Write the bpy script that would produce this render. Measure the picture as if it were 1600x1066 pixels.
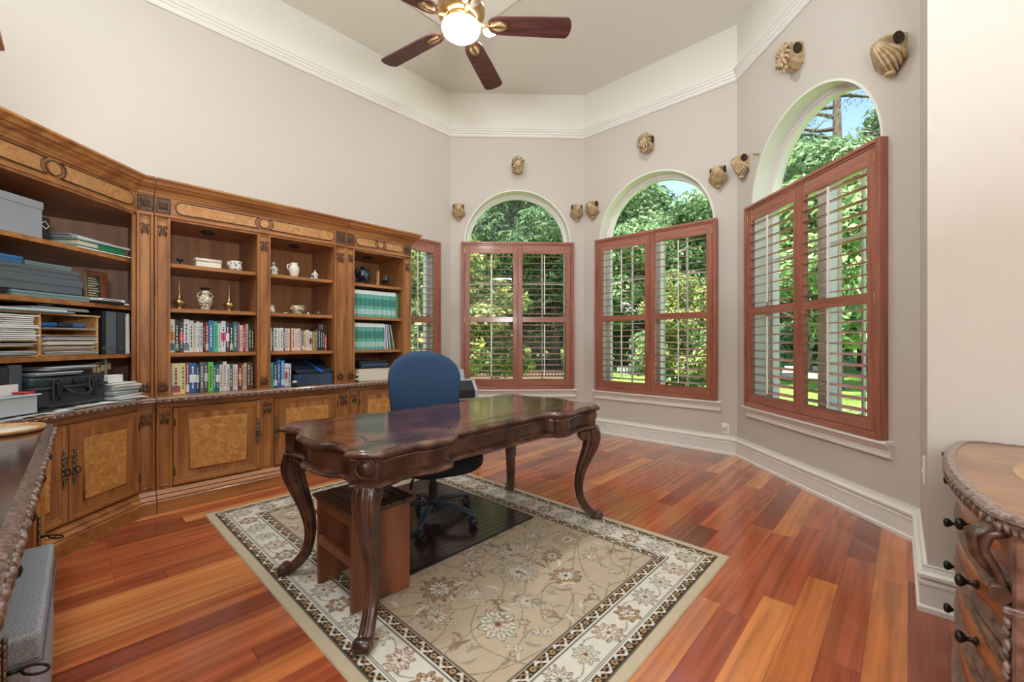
import bpy, bmesh, math, random
import numpy as np
from mathutils import Matrix, Vector, noise
random.seed(7)
for o in list(bpy.data.objects): bpy.data.objects.remove(o, do_unlink=True)
C = bpy.context.scene.collection
PI = math.pi; R2 = math.sqrt(.5)

# ------------------------------------------------------------------ camera
CAMH = 1.22; THETA = math.atan(24/665)
cam = bpy.data.cameras.new('camera'); cam.sensor_width = 36; cam.lens = 36*665/1600
cam.clip_start = .02; cam.clip_end = 300
camo = bpy.data.objects.new('camera', cam); C.objects.link(camo)
camo.location = (0, 0, CAMH); camo.rotation_euler = (PI/2, 0, -THETA)
bpy.context.scene.camera = camo

# ------------------------------------------------------------------ world, sun, lights, exposure
W = bpy.data.worlds.new('sky'); bpy.context.scene.world = W; W.use_nodes = True
nt = W.node_tree; bg = nt.nodes['Background']
sky = nt.nodes.new('ShaderNodeTexSky'); sky.sky_type = 'NISHITA'; sky.sun_disc = False
sky.sun_elevation = math.radians(42); sky.sun_rotation = math.radians(200); sky.air_density = 1.2; sky.dust_density = .6
nt.links.new(sky.outputs[0], bg.inputs[0]); bg.inputs[1].default_value = .19
sun = bpy.data.lights.new('sun', 'SUN'); sun.energy = 9; sun.angle = .02; sun.color = (1, .95, .86)
so = bpy.data.objects.new('sun', sun); C.objects.link(so); so.rotation_euler = (math.radians(30), 0, math.radians(-35))

def area(name, loc, size, power, color=(.87, .95, 1.0), rot=(0, 0, 0), shape='DISK'):
    l = bpy.data.lights.new(name, 'AREA'); l.shape = shape; l.size = size; l.energy = power; l.color = color
    o = bpy.data.objects.new(name, l); C.objects.link(o); o.location = loc; o.rotation_euler = rot
    return o
# unseen fill lamps added at ceiling height over the study and behind the camera
for i, (x, y, p) in enumerate([(-1.9, 1.5, 36), (.0, 2.2, 10), (-.9, 3.5, 34), (.9, 3.5, 20)]):
    area('ceiling_fill', (x, y, 4.555), .3, p)
area('ceiling_bounce_fill', (.3, -.6, 1.8), .7, 135, (.85, .94, 1), (math.radians(170), math.radians(-9), 0))  # added upward fill lamp that brightens ceiling and upper walls
for i, (x, y, p) in enumerate([(.3, -4.2, 110), (-1.8, -3.6, 80), (-3.4, -2.2, 40)]):
    area('hall_fill', (x, y, 3.55), .9, p)  # added fill standing in for light from the unseen hall
vs = bpy.context.scene.view_settings
vs.view_transform = 'Standard'; vs.look = 'None'; vs.exposure = .76; vs.gamma = 1; vs.use_curve_mapping = False

# ------------------------------------------------------------------ materials
def srgb(r, g, b):
    f = lambda c: (c/255/12.92) if c/255 <= .04045 else ((c/255+.055)/1.055)**2.4
    return (f(r), f(g), f(b), 1)
def mat(name, col, rough=.5, metal=0, spec=.5, coat=0, emit=None, bump=None):
    m = bpy.data.materials.new(name); m.use_nodes = True; n = m.node_tree; p = n.nodes['Principled BSDF']
    p.inputs['Base Color'].default_value = col; p.inputs['Roughness'].default_value = rough
    p.inputs['Metallic'].default_value = metal; p.inputs['Specular IOR Level'].default_value = spec
    p.inputs['Coat Weight'].default_value = coat; p.inputs['Coat Roughness'].default_value = .12
    if emit: p.inputs['Emission Color'].default_value = emit[0]; p.inputs['Emission Strength'].default_value = emit[1]
    if bump:
        sc, st, di = bump
        t = n.nodes.new('ShaderNodeTexNoise'); t.inputs['Scale'].default_value = sc; t.inputs['Detail'].default_value = 4
        tc = n.nodes.new('ShaderNodeTexCoord'); n.links.new(tc.outputs['Object'], t.inputs['Vector'])
        b = n.nodes.new('ShaderNodeBump'); b.inputs['Strength'].default_value = st; b.inputs['Distance'].default_value = di
        n.links.new(t.outputs[0], b.inputs['Height']); n.links.new(b.outputs[0], p.inputs['Normal'])
    return m
def noisy(name, c1, c2, scale=(8, 8, 8), nscale=1, rough=.45, coat=0, metal=0, lo=.35, hi=.65, detail=6, bump=0, dist=0, spec=.5, c3=None, coords='Object'):
    m = mat(name, c1, rough, metal, spec, coat); n = m.node_tree; p = n.nodes['Principled BSDF']
    tc = n.nodes.new('ShaderNodeTexCoord'); mp = n.nodes.new('ShaderNodeMapping'); mp.inputs['Scale'].default_value = scale
    t = n.nodes.new('ShaderNodeTexNoise'); t.inputs['Scale'].default_value = nscale; t.inputs['Detail'].default_value = detail
    t.inputs['Distortion'].default_value = dist
    r = n.nodes.new('ShaderNodeValToRGB'); r.color_ramp.elements[0].position = lo; r.color_ramp.elements[1].position = hi
    r.color_ramp.elements[0].color = c1; r.color_ramp.elements[1].color = c2
    if c3: e = r.color_ramp.elements.new((lo+hi)/2); e.color = c3
    n.links.new(tc.outputs[coords], mp.inputs[0]); n.links.new(mp.outputs[0], t.inputs['Vector'])
    n.links.new(t.outputs[0], r.inputs[0]); n.links.new(r.outputs[0], p.inputs['Base Color'])
    if bump:
        b = n.nodes.new('ShaderNodeBump'); b.inputs['Strength'].default_value = bump; b.inputs['Distance'].default_value = .002
        n.links.new(t.outputs[0], b.inputs['Height']); n.links.new(b.outputs[0], p.inputs['Normal'])
    return m
MT = {}
MT['wall'] = mat('wall_paint', srgb(201, 193, 183), .75, bump=(260, .25, .002))
MT['cream'] = mat('cream_paint', srgb(229, 226, 215), .8)
MT['white'] = mat('white_trim', srgb(230, 227, 219), .4)
MT['medal'] = mat('uplit_ceiling_panel', srgb(250, 248, 238), .6)  # whiter paint carries the uplight from the fan
MT['shut'] = noisy('cherry_shutter', srgb(142, 82, 64), srgb(168, 104, 84), (30, 30, 2), 1.2, .38, .15)
MT['shut_h'] = noisy('cherry_louver', srgb(146, 86, 68), srgb(172, 110, 92), (2, 30, 30), 1.2, .28, .4)
MT['louver'] = mat('louver_lacquer_skylit', srgb(188, 134, 116), .22, coat=.6)  # slats coloured lighter than the shutter wood for reflected sky
MT['wood'] = noisy('bookcase_wood', srgb(136, 82, 42), srgb(180, 120, 66), (14, 14, 1.4), 1.3, .38, .2, dist=.6)
MT['wood_h'] = noisy('bookcase_wood_horizontal', srgb(138, 84, 44), srgb(182, 122, 68), (1.4, 14, 14), 1.3, .36, .25, dist=.6)
MT['woodi'] = noisy('bookcase_interior', srgb(146, 92, 52), srgb(172, 116, 70), (12, 12, 1.2), 1.2, .45, .1, dist=.5)
MT['burl'] = noisy('burl_veneer', srgb(176, 116, 56), srgb(210, 154, 86), (22, 22, 22), 1.4, .35, .2, dist=1.1, c3=srgb(192, 134, 68))
MT['burl2'] = noisy('burl_frieze', srgb(166, 114, 64), srgb(196, 144, 90), (14, 14, 14), 1.2, .35, .2, dist=2.2)
MT['carve'] = noisy('carved_dark_wood', srgb(62, 36, 20), srgb(112, 74, 46), (60, 60, 60), 1.5, .45, .2)
MT['granite'] = noisy('worktop_edge', srgb(110, 84, 70), srgb(172, 146, 128), (90, 90, 90), 1.2, .3, .3)
MT['iron'] = mat('dark_iron', srgb(52, 50, 48), .4, .8)
MT['pewter'] = mat('aged_pewter', srgb(122, 112, 100), .35, .8)
MT['desk'] = noisy('desk_wood', srgb(50, 30, 22), srgb(104, 66, 48), (7, 7, 7), 1.1, .28, .4, dist=1.0, c3=srgb(74, 46, 34))
MT['desktop'] = noisy('desk_top_wood', srgb(58, 32, 24), srgb(124, 74, 52), (3.2, 5, 3), 1.0, .16, .7, dist=1.5, c3=srgb(86, 48, 36))
MT['deskedge'] = noisy('desk_edge_wood', srgb(58, 36, 28), srgb(112, 80, 64), (10, 10, 10), 1.2, .24, .5)
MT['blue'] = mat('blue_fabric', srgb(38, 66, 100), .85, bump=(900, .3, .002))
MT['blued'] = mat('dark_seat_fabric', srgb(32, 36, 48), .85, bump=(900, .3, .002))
MT['plast'] = mat('black_plastic', srgb(42, 44, 48), .38)
MT['baseb'] = mat('chair_base_plastic', srgb(56, 70, 84), .28)
MT['stool'] = noisy('stool_wood', srgb(100, 56, 36), srgb(140, 84, 56), (12, 12, 1.5), 1.2, .42, .1)
MT['stoold'] = noisy('stool_top_wood', srgb(62, 40, 32), srgb(94, 64, 52), (12, 12, 3), 1.2, .45, .1)
MT['brass'] = mat('antique_brass', srgb(176, 146, 96), .28, .9)
MT['brassw'] = noisy('gilded_resin', srgb(164, 134, 96), srgb(206, 182, 146), (22, 22, 22), 1.2, .35, .1, metal=.2)
MT['blade'] = noisy('fan_blade_wood', srgb(70, 40, 40), srgb(100, 62, 58), (3, 40, 10), 1.2, .4, .2)
MT['globe'] = mat('frosted_glass_lit', srgb(255, 250, 240), .3, emit=((1, .95, .86, 1), 25))
MT['paper'] = mat('paper_white', srgb(232, 232, 230), .7)
MT['paper2'] = mat('paper_cream', srgb(220, 212, 196), .7)
MT['paper3'] = mat('paper_grey', srgb(170, 176, 182), .7)
MT['gbox'] = mat('slate_box_board', srgb(92, 100, 108), .6)
MT['gboxl'] = mat('light_grey_box_board', srgb(150, 156, 168), .6)
MT['teal'] = mat('teal_box_board', srgb(120, 146, 150), .6)
MT['black'] = mat('matte_black', srgb(28, 28, 30), .55)
MT['navy'] = noisy('navy_box', srgb(34, 52, 78), srgb(52, 74, 104), (6, 6, 6), 1, .5)
MT['tweed'] = noisy('grey_tweed', srgb(122, 130, 140), srgb(176, 182, 190), (160, 160, 160), 1.5, .9)
MT['tweed2'] = noisy('lilac_grey_tweed', srgb(142, 142, 156), srgb(178, 178, 190), (160, 160, 160), 1.5, .9)
MT['pink'] = mat('pink_reflection_paint', srgb(236, 208, 200), .8)  # pink tint stands for shutter red reflected on white
MT['case'] = mat('hard_case_plastic', srgb(44, 52, 60), .42, bump=(500, .1, .001))
MT['pine'] = noisy('pale_wood', srgb(190, 140, 84), srgb(220, 176, 120), (4, 30, 30), 1, .5)
MT['winframe'] = mat('window_frame_white', srgb(240, 236, 230), .35)
MT['clearp'] = mat('translucent_plastic', srgb(196, 206, 216), .2)
MT['ceram'] = mat('glazed_ceramic', srgb(226, 218, 200), .25, coat=.4)
MT['ceramp'] = noisy('patterned_ceramic', srgb(90, 80, 60), srgb(226, 214, 184), (60, 60, 60), 1.3, .3, .3, lo=.44, hi=.52)
MT['ceramb'] = noisy('blue_white_ceramic', srgb(90, 110, 140), srgb(232, 226, 214), (40, 40, 40), 1.3, .3, .3, lo=.4, hi=.5)
MT['globeb'] = noisy('dark_globe_stone', srgb(14, 22, 40), srgb(90, 110, 120), (14, 14, 14), 1.3, .15, .5, lo=.5, hi=.62)
MT['bark'] = noisy('tree_bark', srgb(60, 50, 44), srgb(104, 92, 80), (6, 6, 1), 3, .9)
MT['mulch'] = noisy('mulch', srgb(74, 56, 44), srgb(120, 96, 76), (6, 6, 6), 3, .95)
MT['lawn'] = noisy('lawn_grass', srgb(84, 130, 40), srgb(142, 184, 78), (3, 3, 3), 4, .9, detail=10)
MT['drive'] = noisy('concrete_drive', srgb(176, 178, 182), srgb(206, 206, 206), (2, 2, 2), 3, .9)
MT['mat'] = noisy('bamboo_mat', srgb(40, 30, 32), srgb(64, 46, 46), (2, 40, 5), 1.2, .22, .4)
MT['dchest'] = noisy('chest_wood', srgb(126, 72, 38), srgb(176, 112, 62), (4, 4, 10), 1.3, .34, .3, dist=.8)
MT['dtop'] = noisy('dresser_top', srgb(122, 80, 54), srgb(158, 110, 76), (4, 4, 10), 1.3, .3, .4, dist=.8)
MT['dinl'] = noisy('dresser_inlay', srgb(150, 108, 70), srgb(184, 142, 96), (3, 12, 10), 1.3, .3, .4, dist=.8)
MT['corbel'] = noisy('dark_corbel', srgb(56, 36, 26), srgb(92, 62, 46), (30, 30, 30), 1.3, .35, .3)
MT['dchest2'] = noisy('chest_moulding', srgb(84, 54, 42), srgb(134, 100, 84), (20, 20, 20), 1.3, .28, .4)
MT['carvel'] = noisy('carved_edge', srgb(84, 62, 54), srgb(158, 138, 130), (50, 50, 50), 1.3, .32, .4)

def glass_mat():
    m = bpy.data.materials.new('window_glass'); m.use_nodes = True; n = m.node_tree; n.nodes.clear()
    o = n.nodes.new('ShaderNodeOutputMaterial'); mx = n.nodes.new('ShaderNodeMixShader')
    t = n.nodes.new('ShaderNodeBsdfTransparent'); g = n.nodes.new('ShaderNodeBsdfGlossy'); g.inputs['Roughness'].default_value = .02
    t.inputs[0].default_value = (.97, .985, .98, 1)
    f = n.nodes.new('ShaderNodeLayerWeight'); f.inputs[0].default_value = .5   # 'Facing' is the same from both sides
    pw = n.nodes.new('ShaderNodeMath'); pw.operation = 'POWER'; pw.inputs[1].default_value = 5; n.links.new(f.outputs['Facing'], pw.inputs[0])
    ad = n.nodes.new('ShaderNodeMath'); ad.operation = 'MULTIPLY_ADD'; ad.inputs[1].default_value = .9; ad.inputs[2].default_value = .03; n.links.new(pw.outputs[0], ad.inputs[0])
    n.links.new(ad.outputs[0], mx.inputs[0]); n.links.new(t.outputs[0], mx.inputs[1]); n.links.new(g.outputs[0], mx.inputs[2]); n.links.new(mx.outputs[0], o.inputs[0])
    return m
MT['glass'] = glass_mat()
def leaf_mat(name, cols, rough=.55, trans=.35):
    m = bpy.data.materials.new(name); m.use_nodes = True; n = m.node_tree; p = n.nodes['Principled BSDF']; p.inputs['Roughness'].default_value = rough
    g = n.nodes.new('ShaderNodeNewGeometry'); r = n.nodes.new('ShaderNodeValToRGB')
    r.color_ramp.elements[0].color = cols[0]; r.color_ramp.elements[1].color = cols[-1]
    for i, c in enumerate(cols[1:-1]): e = r.color_ramp.elements.new((i+1)/(len(cols)-1)); e.color = c
    n.links.new(g.outputs['Random Per Island'], r.inputs[0]); n.links.new(r.outputs[0], p.inputs['Base Color'])
    tr = n.nodes.new('ShaderNodeBsdfTranslucent'); n.links.new(r.outputs[0], tr.inputs[0])
    mx = n.nodes.new('ShaderNodeMixShader'); mx.inputs[0].default_value = trans
    n.links.new(p.outputs[0], mx.inputs[1]); n.links.new(tr.outputs[0], mx.inputs[2]); n.links.new(mx.outputs[0], n.nodes['Material Output'].inputs[0])
    return m
MT['leafm'] = leaf_mat('leaves_mid', [srgb(80, 112, 74), srgb(118, 150, 100), srgb(154, 182, 130)])
MT['leafd'] = leaf_mat('leaves_dark', [srgb(62, 98, 66), srgb(92, 134, 88), srgb(128, 164, 108)])
MT['leafb'] = leaf_mat('leaves_bright', [srgb(100, 136, 84), srgb(140, 170, 108), srgb(170, 192, 134)])
MT['leafy'] = leaf_mat('leaves_yellow_green', [srgb(84, 116, 70), srgb(126, 154, 88), srgb(196, 186, 104), srgb(104, 136, 92)])

def floor_mat():
    m = bpy.data.materials.new('plank_floor'); m.use_nodes = True; n = m.node_tree; p = n.nodes['Principled BSDF']
    L = n.links.new
    def mth(op, a, b=None, c=None):
        x = n.nodes.new('ShaderNodeMath'); x.operation = op
        for i, v in enumerate((a, b, c)):
            if v is None: continue
            if isinstance(v, (int, float)): x.inputs[i].default_value = v
            else: L(v, x.inputs[i])
        return x.outputs[0]
    tc = n.nodes.new('ShaderNodeTexCoord'); mp = n.nodes.new('ShaderNodeMapping'); mp.inputs['Rotation'].default_value = (0, 0, -PI/4)
    L(tc.outputs['Object'], mp.inputs[0]); sx = n.nodes.new('ShaderNodeSeparateXYZ'); L(mp.outputs[0], sx.inputs[0])
    u, v = sx.outputs[0], sx.outputs[1]
    vr = mth('DIVIDE', v, .127); row = mth('FLOOR', vr)
    wn = n.nodes.new('ShaderNodeTexWhiteNoise'); wn.noise_dimensions = '1D'; L(row, wn.inputs['W'])
    uo = mth('ADD', mth('DIVIDE', u, 1.05), mth('MULTIPLY', wn.outputs[0], 7.3)); col = mth('FLOOR', uo)
    cb = n.nodes.new('ShaderNodeCombineXYZ'); L(row, cb.inputs[0]); L(col, cb.inputs[1])
    w2 = n.nodes.new('ShaderNodeTexWhiteNoise'); w2.noise_dimensions = '3D'; L(cb.outputs[0], w2.inputs['Vector'])
    rp = n.nodes.new('ShaderNodeValToRGB'); cr = rp.color_ramp; cr.interpolation = 'LINEAR'
    cs = [(0, srgb(116, 54, 38)), (.18, srgb(156, 76, 48)), (.38, srgb(182, 98, 56)), (.55, srgb(164, 82, 52)), (.72, srgb(192, 112, 62)), (.88, srgb(208, 134, 78)), (1, srgb(142, 62, 44))]
    cr.elements[0].position = 0; cr.elements[0].color = cs[0][1]; cr.elements[1].position = 1; cr.elements[1].color = cs[-1][1]
    for q, c in cs[1:-1]: e = cr.elements.new(q); e.color = c
    L(w2.outputs[0], rp.inputs[0])
    # long grain, offset per plank
    gv = n.nodes.new('ShaderNodeCombineXYZ'); L(mth('MULTIPLY', u, 1.3), gv.inputs[0]); L(mth('MULTIPLY', v, 26), gv.inputs[1]); L(mth('MULTIPLY', w2.outputs[0], 40), gv.inputs[2])
    gn = n.nodes.new('ShaderNodeTexNoise'); gn.inputs['Scale'].default_value = 1; gn.inputs['Detail'].default_value = 5; gn.inputs['Distortion'].default_value = .4; L(gv.outputs[0], gn.inputs['Vector'])
    gr = n.nodes.new('ShaderNodeMapRange'); gr.inputs[1].default_value = .32; gr.inputs[2].default_value = .68; gr.inputs[3].default_value = .68; gr.inputs[4].default_value = 1.28; L(gn.outputs[0], gr.inputs[0])
    hv = n.nodes.new('ShaderNodeMix'); hv.data_type = 'RGBA'; hv.blend_type = 'MULTIPLY'; hv.inputs[0].default_value = 1
    L(rp.outputs[0], hv.inputs[6]); L(gr.outputs[0], hv.inputs[7])
    # seams
    fv = mth('FRACT', vr); dv = mth('MINIMUM', fv, mth('SUBTRACT', 1, fv)); sv = mth('LESS_THAN', dv, .009)
    fu = mth('FRACT', uo); du = mth('MINIMUM', fu, mth('SUBTRACT', 1, fu)); su = mth('LESS_THAN', du, .0012)
    sm = mth('MAXIMUM', sv, su)
    mx = n.nodes.new('ShaderNodeMix'); mx.data_type = 'RGBA'; L(mth('MULTIPLY', sm, .55), mx.inputs[0]); L(hv.outputs[2], mx.inputs[6]); mx.inputs[7].default_value = srgb(70, 30, 20)
    L(mx.outputs[2], p.inputs['Base Color'])
    p.inputs['Roughness'].default_value = .2; p.inputs['Coat Weight'].default_value = .7; p.inputs['Coat Roughness'].default_value = .1; p.inputs['Coat IOR'].default_value = 1.5
    return m
MT['floor'] = floor_mat()
def attr_mat(name, rough):
    m = mat(name, (1, 1, 1, 1), rough, bump=(700, .5, .003), spec=.2); n = m.node_tree
    a = n.nodes.new('ShaderNodeAttribute'); a.attribute_name = 'Col'; n.links.new(a.outputs['Color'], n.nodes['Principled BSDF'].inputs['Base Color'])
    return m
MT['rug'] = attr_mat('rug_wool', .95)
_cc = {}
def cmat(rgb, rough=.5):
    k = (tuple(rgb), rough)
    if k not in _cc: _cc[k] = mat('cover_%d_%d_%d' % tuple(rgb), srgb(*rgb), rough)
    return _cc[k]

# ------------------------------------------------------------------ mesh helpers
class G:
    def __init__(s): s.bm = bmesh.new(); s.mats = []; s.X = Matrix.Identity(4)
    def mi(s, m):
        m = MT[m] if isinstance(m, str) else m
        if m not in s.mats: s.mats.append(m)
        return s.mats.index(m)
    def v(s, p): return s.bm.verts.new(s.X @ Vector(p))
    def f(s, vs, m, smooth=False):
        try: f = s.bm.faces.new(vs)
        except ValueError: return None
        f.material_index = m; f.smooth = smooth; return f
    def box(s, x0, y0, z0, x1, y1, z1, m, bev=0, seg=1):
        x0, x1 = min(x0, x1), max(x0, x1); y0, y1 = min(y0, y1), max(y0, y1); z0, z1 = min(z0, z1), max(z0, z1)
        V = [s.v(p) for p in [(x0,y0,z0),(x1,y0,z0),(x1,y1,z0),(x0,y1,z0),(x0,y0,z1),(x1,y0,z1),(x1,y1,z1),(x0,y1,z1)]]
        k = s.mi(m)
        F = [s.f([V[i] for i in q], k) for q in [(0,3,2,1),(4,5,6,7),(0,1,5,4),(1,2,6,5),(2,3,7,6),(3,0,4,7)]]
        if bev:
            es = list({e for f in F for e in f.edges})
            r = bmesh.ops.bevel(s.bm, geom=es, offset=bev, segments=seg, affect='EDGES', profile=.5)
            for f in r['faces']: f.material_index = k; f.smooth = seg > 1
        return s
    def grid(s, rings, m, closed=True, cap=True, smooth=True):
        k = s.mi(m); R = [[s.v(p) for p in r] for r in rings]; n = len(rings[0])
        for a, b in zip(R, R[1:]):
            for i in range(n if closed else n-1):
                j = (i+1) % n; s.f([a[i], a[j], b[j], b[i]], k, smooth)
        if cap and closed:
            s.f(list(reversed(R[0])), k); s.f(R[-1], k)
        return s
    def lathe(s, prof, m, seg=24, c=(0, 0, 0), sx=1, sy=1, axis='z', cap=True):
        rings = []
        for r, z in prof:
            r = max(r, 1e-4); ring = []
            for i in range(seg):
                a = 2*PI*i/seg; p = (r*math.cos(a)*sx, r*math.sin(a)*sy, z)
                if axis == 'y': p = (p[0], -p[2], p[1])
                if axis == 'x': p = (p[2], p[0], p[1])
                ring.append((p[0]+c[0], p[1]+c[1], p[2]+c[2]))
            rings.append(ring)
        return s.grid(rings, m, True, cap)
    def tube(s, pts, r, m, seg=8, flat=1, cap=True):
        P = [Vector(p) for p in pts]; n = len(P); rs = r if isinstance(r, (list, tuple)) else [r]*n; rings = []; up = None
        for i in range(n):
            d = (P[min(i+1, n-1)] - P[max(i-1, 0)]).normalized()
            if up is None:
                up = Vector((0, 0, 1)) if abs(d.z) < .9 else Vector((1, 0, 0))
            a = d.cross(up); a = a.normalized() if a.length > 1e-6 else Vector((1, 0, 0)); b = a.cross(d).normalized(); up = b
            rings.append([P[i] + a*math.cos(t)*rs[i] + b*math.sin(t)*rs[i]*flat for t in [2*PI*k/seg for k in range(seg)]])
        return s.grid(rings, m, True, cap)
    def prism(s, pts, z0, z1, m, axis='z', smooth=False):
        def T(x, y, z): return (x, y, z) if axis == 'z' else ((x, z, y) if axis == 'y' else (z, x, y))
        k = s.mi(m); A = [s.v(T(x, y, z0)) for x, y in pts]; B = [s.v(T(x, y, z1)) for x, y in pts]; n = len(pts)
        s.f(list(reversed(A)), k); s.f(B, k)
        for i in range(n): s.f([A[i], A[(i+1) % n], B[(i+1) % n], B[i]], k, smooth)
        return s
    def mould(s, path, prof, m, closed=False, cap=True, smooth=False, side=1):
        """sweep profile [(offset outward, z)] along plan path with mitred corners; outward = right of travel * side"""
        P = [Vector((p[0], p[1], 0)) for p in path]; n = len(P); rings = []
        def nrm(a, b): d = (b-a).normalized(); return Vector((d.y, -d.x, 0))*side
        N = []
        for i in range(n):
            if closed: a, b = nrm(P[i-1], P[i]), nrm(P[i], P[(i+1) % n])
            else: a = nrm(P[max(i-1, 0)], P[max(i-1, 0)+1]); b = nrm(P[min(i, n-2)], P[min(i, n-2)+1])
            q = a+b; N.append(q/max(q.dot(a), .3))
        k = s.mi(m)
        R = [[s.v((P[i].x+N[i].x*o, P[i].y+N[i].y*o, z)) for o, z in prof] for i in range(n)]
        np_ = len(prof)
        for i in range(n if closed else n-1):
            a, b = R[i], R[(i+1) % n]
            for j in range(np_-1): s.f([a[j], b[j], b[j+1], a[j+1]], k, smooth)
            if not closed: s.f([a[-1], b[-1], b[0], a[0]], k)
        if not closed and cap: s.f(list(reversed(R[0])), k); s.f(R[-1], k)
        if closed and cap:
            s.f([r[0] for r in R], k); s.f([r[-1] for r in reversed(R)], k)
        return s
    def blob(s, c, r, m, seg=12, rings=8, e=1, e2=1):
        pr = []
        for i in range(rings+1):
            t = -PI/2 + PI*i/rings
            ct, st = math.cos(t), math.sin(t)
            ct = abs(ct)**e; st = math.copysign(abs(st)**e, st); ring = []
            for j in range(seg):
                a = 2*PI*j/seg; ca, sa = math.cos(a), math.sin(a)
                ca = math.copysign(abs(ca)**e2, ca); sa = math.copysign(abs(sa)**e2, sa)
                ring.append((c[0]+max(ct, .002)*ca*r[0], c[1]+max(ct, .002)*sa*r[1], c[2]+st*r[2]))
            pr.append(ring)
        return s.grid(pr, m)
    def mesh(s, name):
        bmesh.ops.recalc_face_normals(s.bm, faces=s.bm.faces)
        me = bpy.data.meshes.new(name); s.bm.to_mesh(me); s.bm.free()
        for m in s.mats: me.materials.append(m)
        return me
    def obj(s, name, parent=None, loc=None, rot=None, label=None):
        o = bpy.data.objects.new(name, s.mesh(name)); C.objects.link(o)
        if parent: o.parent = parent
        if loc: o.location = loc
        if rot: o.rotation_euler = rot
        if label: o['label'] = label
        return o
def tag(o, label=None, cat=None, group=None, kind=None):
    if label: o['label'] = label
    if cat: o['category'] = cat
    if group: o['group'] = group
    if kind: o['kind'] = kind
    return o
def root(name, label, cat, M, group=None):
    o = bpy.data.objects.new(name, None); C.objects.link(o); o.matrix_world = M; o.empty_display_size = .1
    return tag(o, label, cat, group)
def struct(name, g, M=None):
    o = g.obj(name); o['kind'] = 'structure'
    if M is not None: o.matrix_world = M
    return o
def kids(o): return [c for c in bpy.data.objects if c.parent == o]
def copy_tree(o, parent=None):
    c = o.copy(); C.objects.link(c); c.parent = parent
    for ch in kids(o): copy_tree(ch, c)
    return c
def frame(x, y, z, deg): return Matrix.Translation((x, y, z)) @ Matrix.Rotation(math.radians(deg), 4, 'Z')

# room plan (seen from above): octagonal bay, study ends behind the camera
pLA = (-.63, 5.78); pAB = (1.195, 5.78); pBC = (2.55, 4.425); pCD = (2.55, 2.474); pDE = (1.956, 1.864)
UK = -4.57                                     # far corner of the bookcase wall
FL = frame(-.65, 5.76, 0, 45)                  # bookcase-wall frame: x along wall, y into wall (room side is -y)
def UV(u, v, z=0): return FL @ Vector((u, -v, z))
def FLM(u, v, z=0, deg=0): return FL @ frame(u, -v, z, deg)
pK = UV(UK, 0); ZC = 4.58; ZM = 3.98
pW = UV(UK, 5.2)                                # end of the left wall, behind the camera
pE = (pDE[0]+2.6*R2, pDE[1]-2.6*R2)

# ------------------------------------------------------------------ floor, ceiling, walls
g = G()
fl = [pK[:2], pLA, pAB, pBC, pCD, pDE, (4.2, .2), (4.6, -5), (-4.6, -5), (-6.2, 1.2)]
g.prism([(p[0]*1.02, p[1]*1.02) if 0 else p for p in fl], -.05, 0, 'floor'); struct('floor', g)
g = G(); g.prism([(-6.6, 1.2), (-4.8, -5.3), (5, -5.3), (5, .3), (2.9, 2.3), (2.9, 4.6), (1.4, 6.1), (-.8, 6.1), (-4.2, 2.9)], ZC, ZC+.15, 'cream'); struct('ceiling', g)
T = .26
def wall(name, a, b, arch=None, rect=None, top=ZC, ext0=0, ext1=0):
    """wall from a to b (room on the right of travel... outward = left); optional arched opening"""
    a = Vector(a[:2]); b = Vector(b[:2]); d = b-a; Ln = d.length; ang = math.degrees(math.atan2(d.y, d.x))
    M = frame(a.x, a.y, 0, ang); g = G(); m = g.mi('wall')
    def panel(poly, y):   # polygon in (x,z)
        vs = [g.v((x, y, z)) for x, z in poly]; g.f(vs, m)
    x0, x1 = -ext0, Ln+ext1
    if arch:
        cx, w, zb, zs = arch; r = w/2; N = 40
        ap = [(cx-r*math.cos(PI*i/N), zs+r*math.sin(PI*i/N)) for i in range(N+1)]
        h = N//2
        left = [(x0, 0), (cx-r, 0), (cx-r, zb)] + ap[:h+1] + [(cx, top), (x0, top)]
        right = [(cx+r, 0), (x1, 0), (x1, top), (cx, top)] + ap[h:][:] + [(cx+r, zb)]
        low = [(cx-r, 0), (cx+r, 0), (cx+r, zb), (cx-r, zb)]
        for y in (0, T):
            for P in (left, right, low): panel(P, y)
    elif rect:
        rx0, rx1, rz0, rz1 = rect
        for y in (0, T):
            panel([(x0, 0), (rx0, 0), (rx0, top), (x0, top)], y); panel([(rx1, 0), (x1, 0), (x1, top), (rx1, top)], y)
            panel([(rx0, 0), (rx1, 0), (rx1, rz0), (rx0, rz0)], y); panel([(rx0, rz1), (rx1, rz1), (rx1, top), (rx0, top)], y)
    else:
        for y in (0, T): panel([(x0, 0), (x1, 0), (x1, top), (x0, top)], y)
    for P in ([(x0, 0), (x0, top)], [(x1, 0), (x1, top)]):
        g.f([g.v((P[0][0], 0, P[0][1])), g.v((P[1][0], 0, P[1][1])), g.v((P[1][0], T, P[1][1])), g.v((P[0][0], T, P[0][1]))], m)
    # cream band above the cornice: painted separately
    o = struct(name, g, M)
    return M, Ln
def wall_split(name, a, b, **k):
    M, Ln = wall(name, a, b, top=ZM+.05, **k)
    g = G(); g.box(-.0, 0, ZM+.05, Ln, T, ZC, 'cream'); return M, Ln, g
ws = {}
aM = {}
SILL, SPR, RW = .57, 2.55, .72
LB = math.hypot(pBC[0]-pAB[0], pBC[1]-pAB[1])
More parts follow.
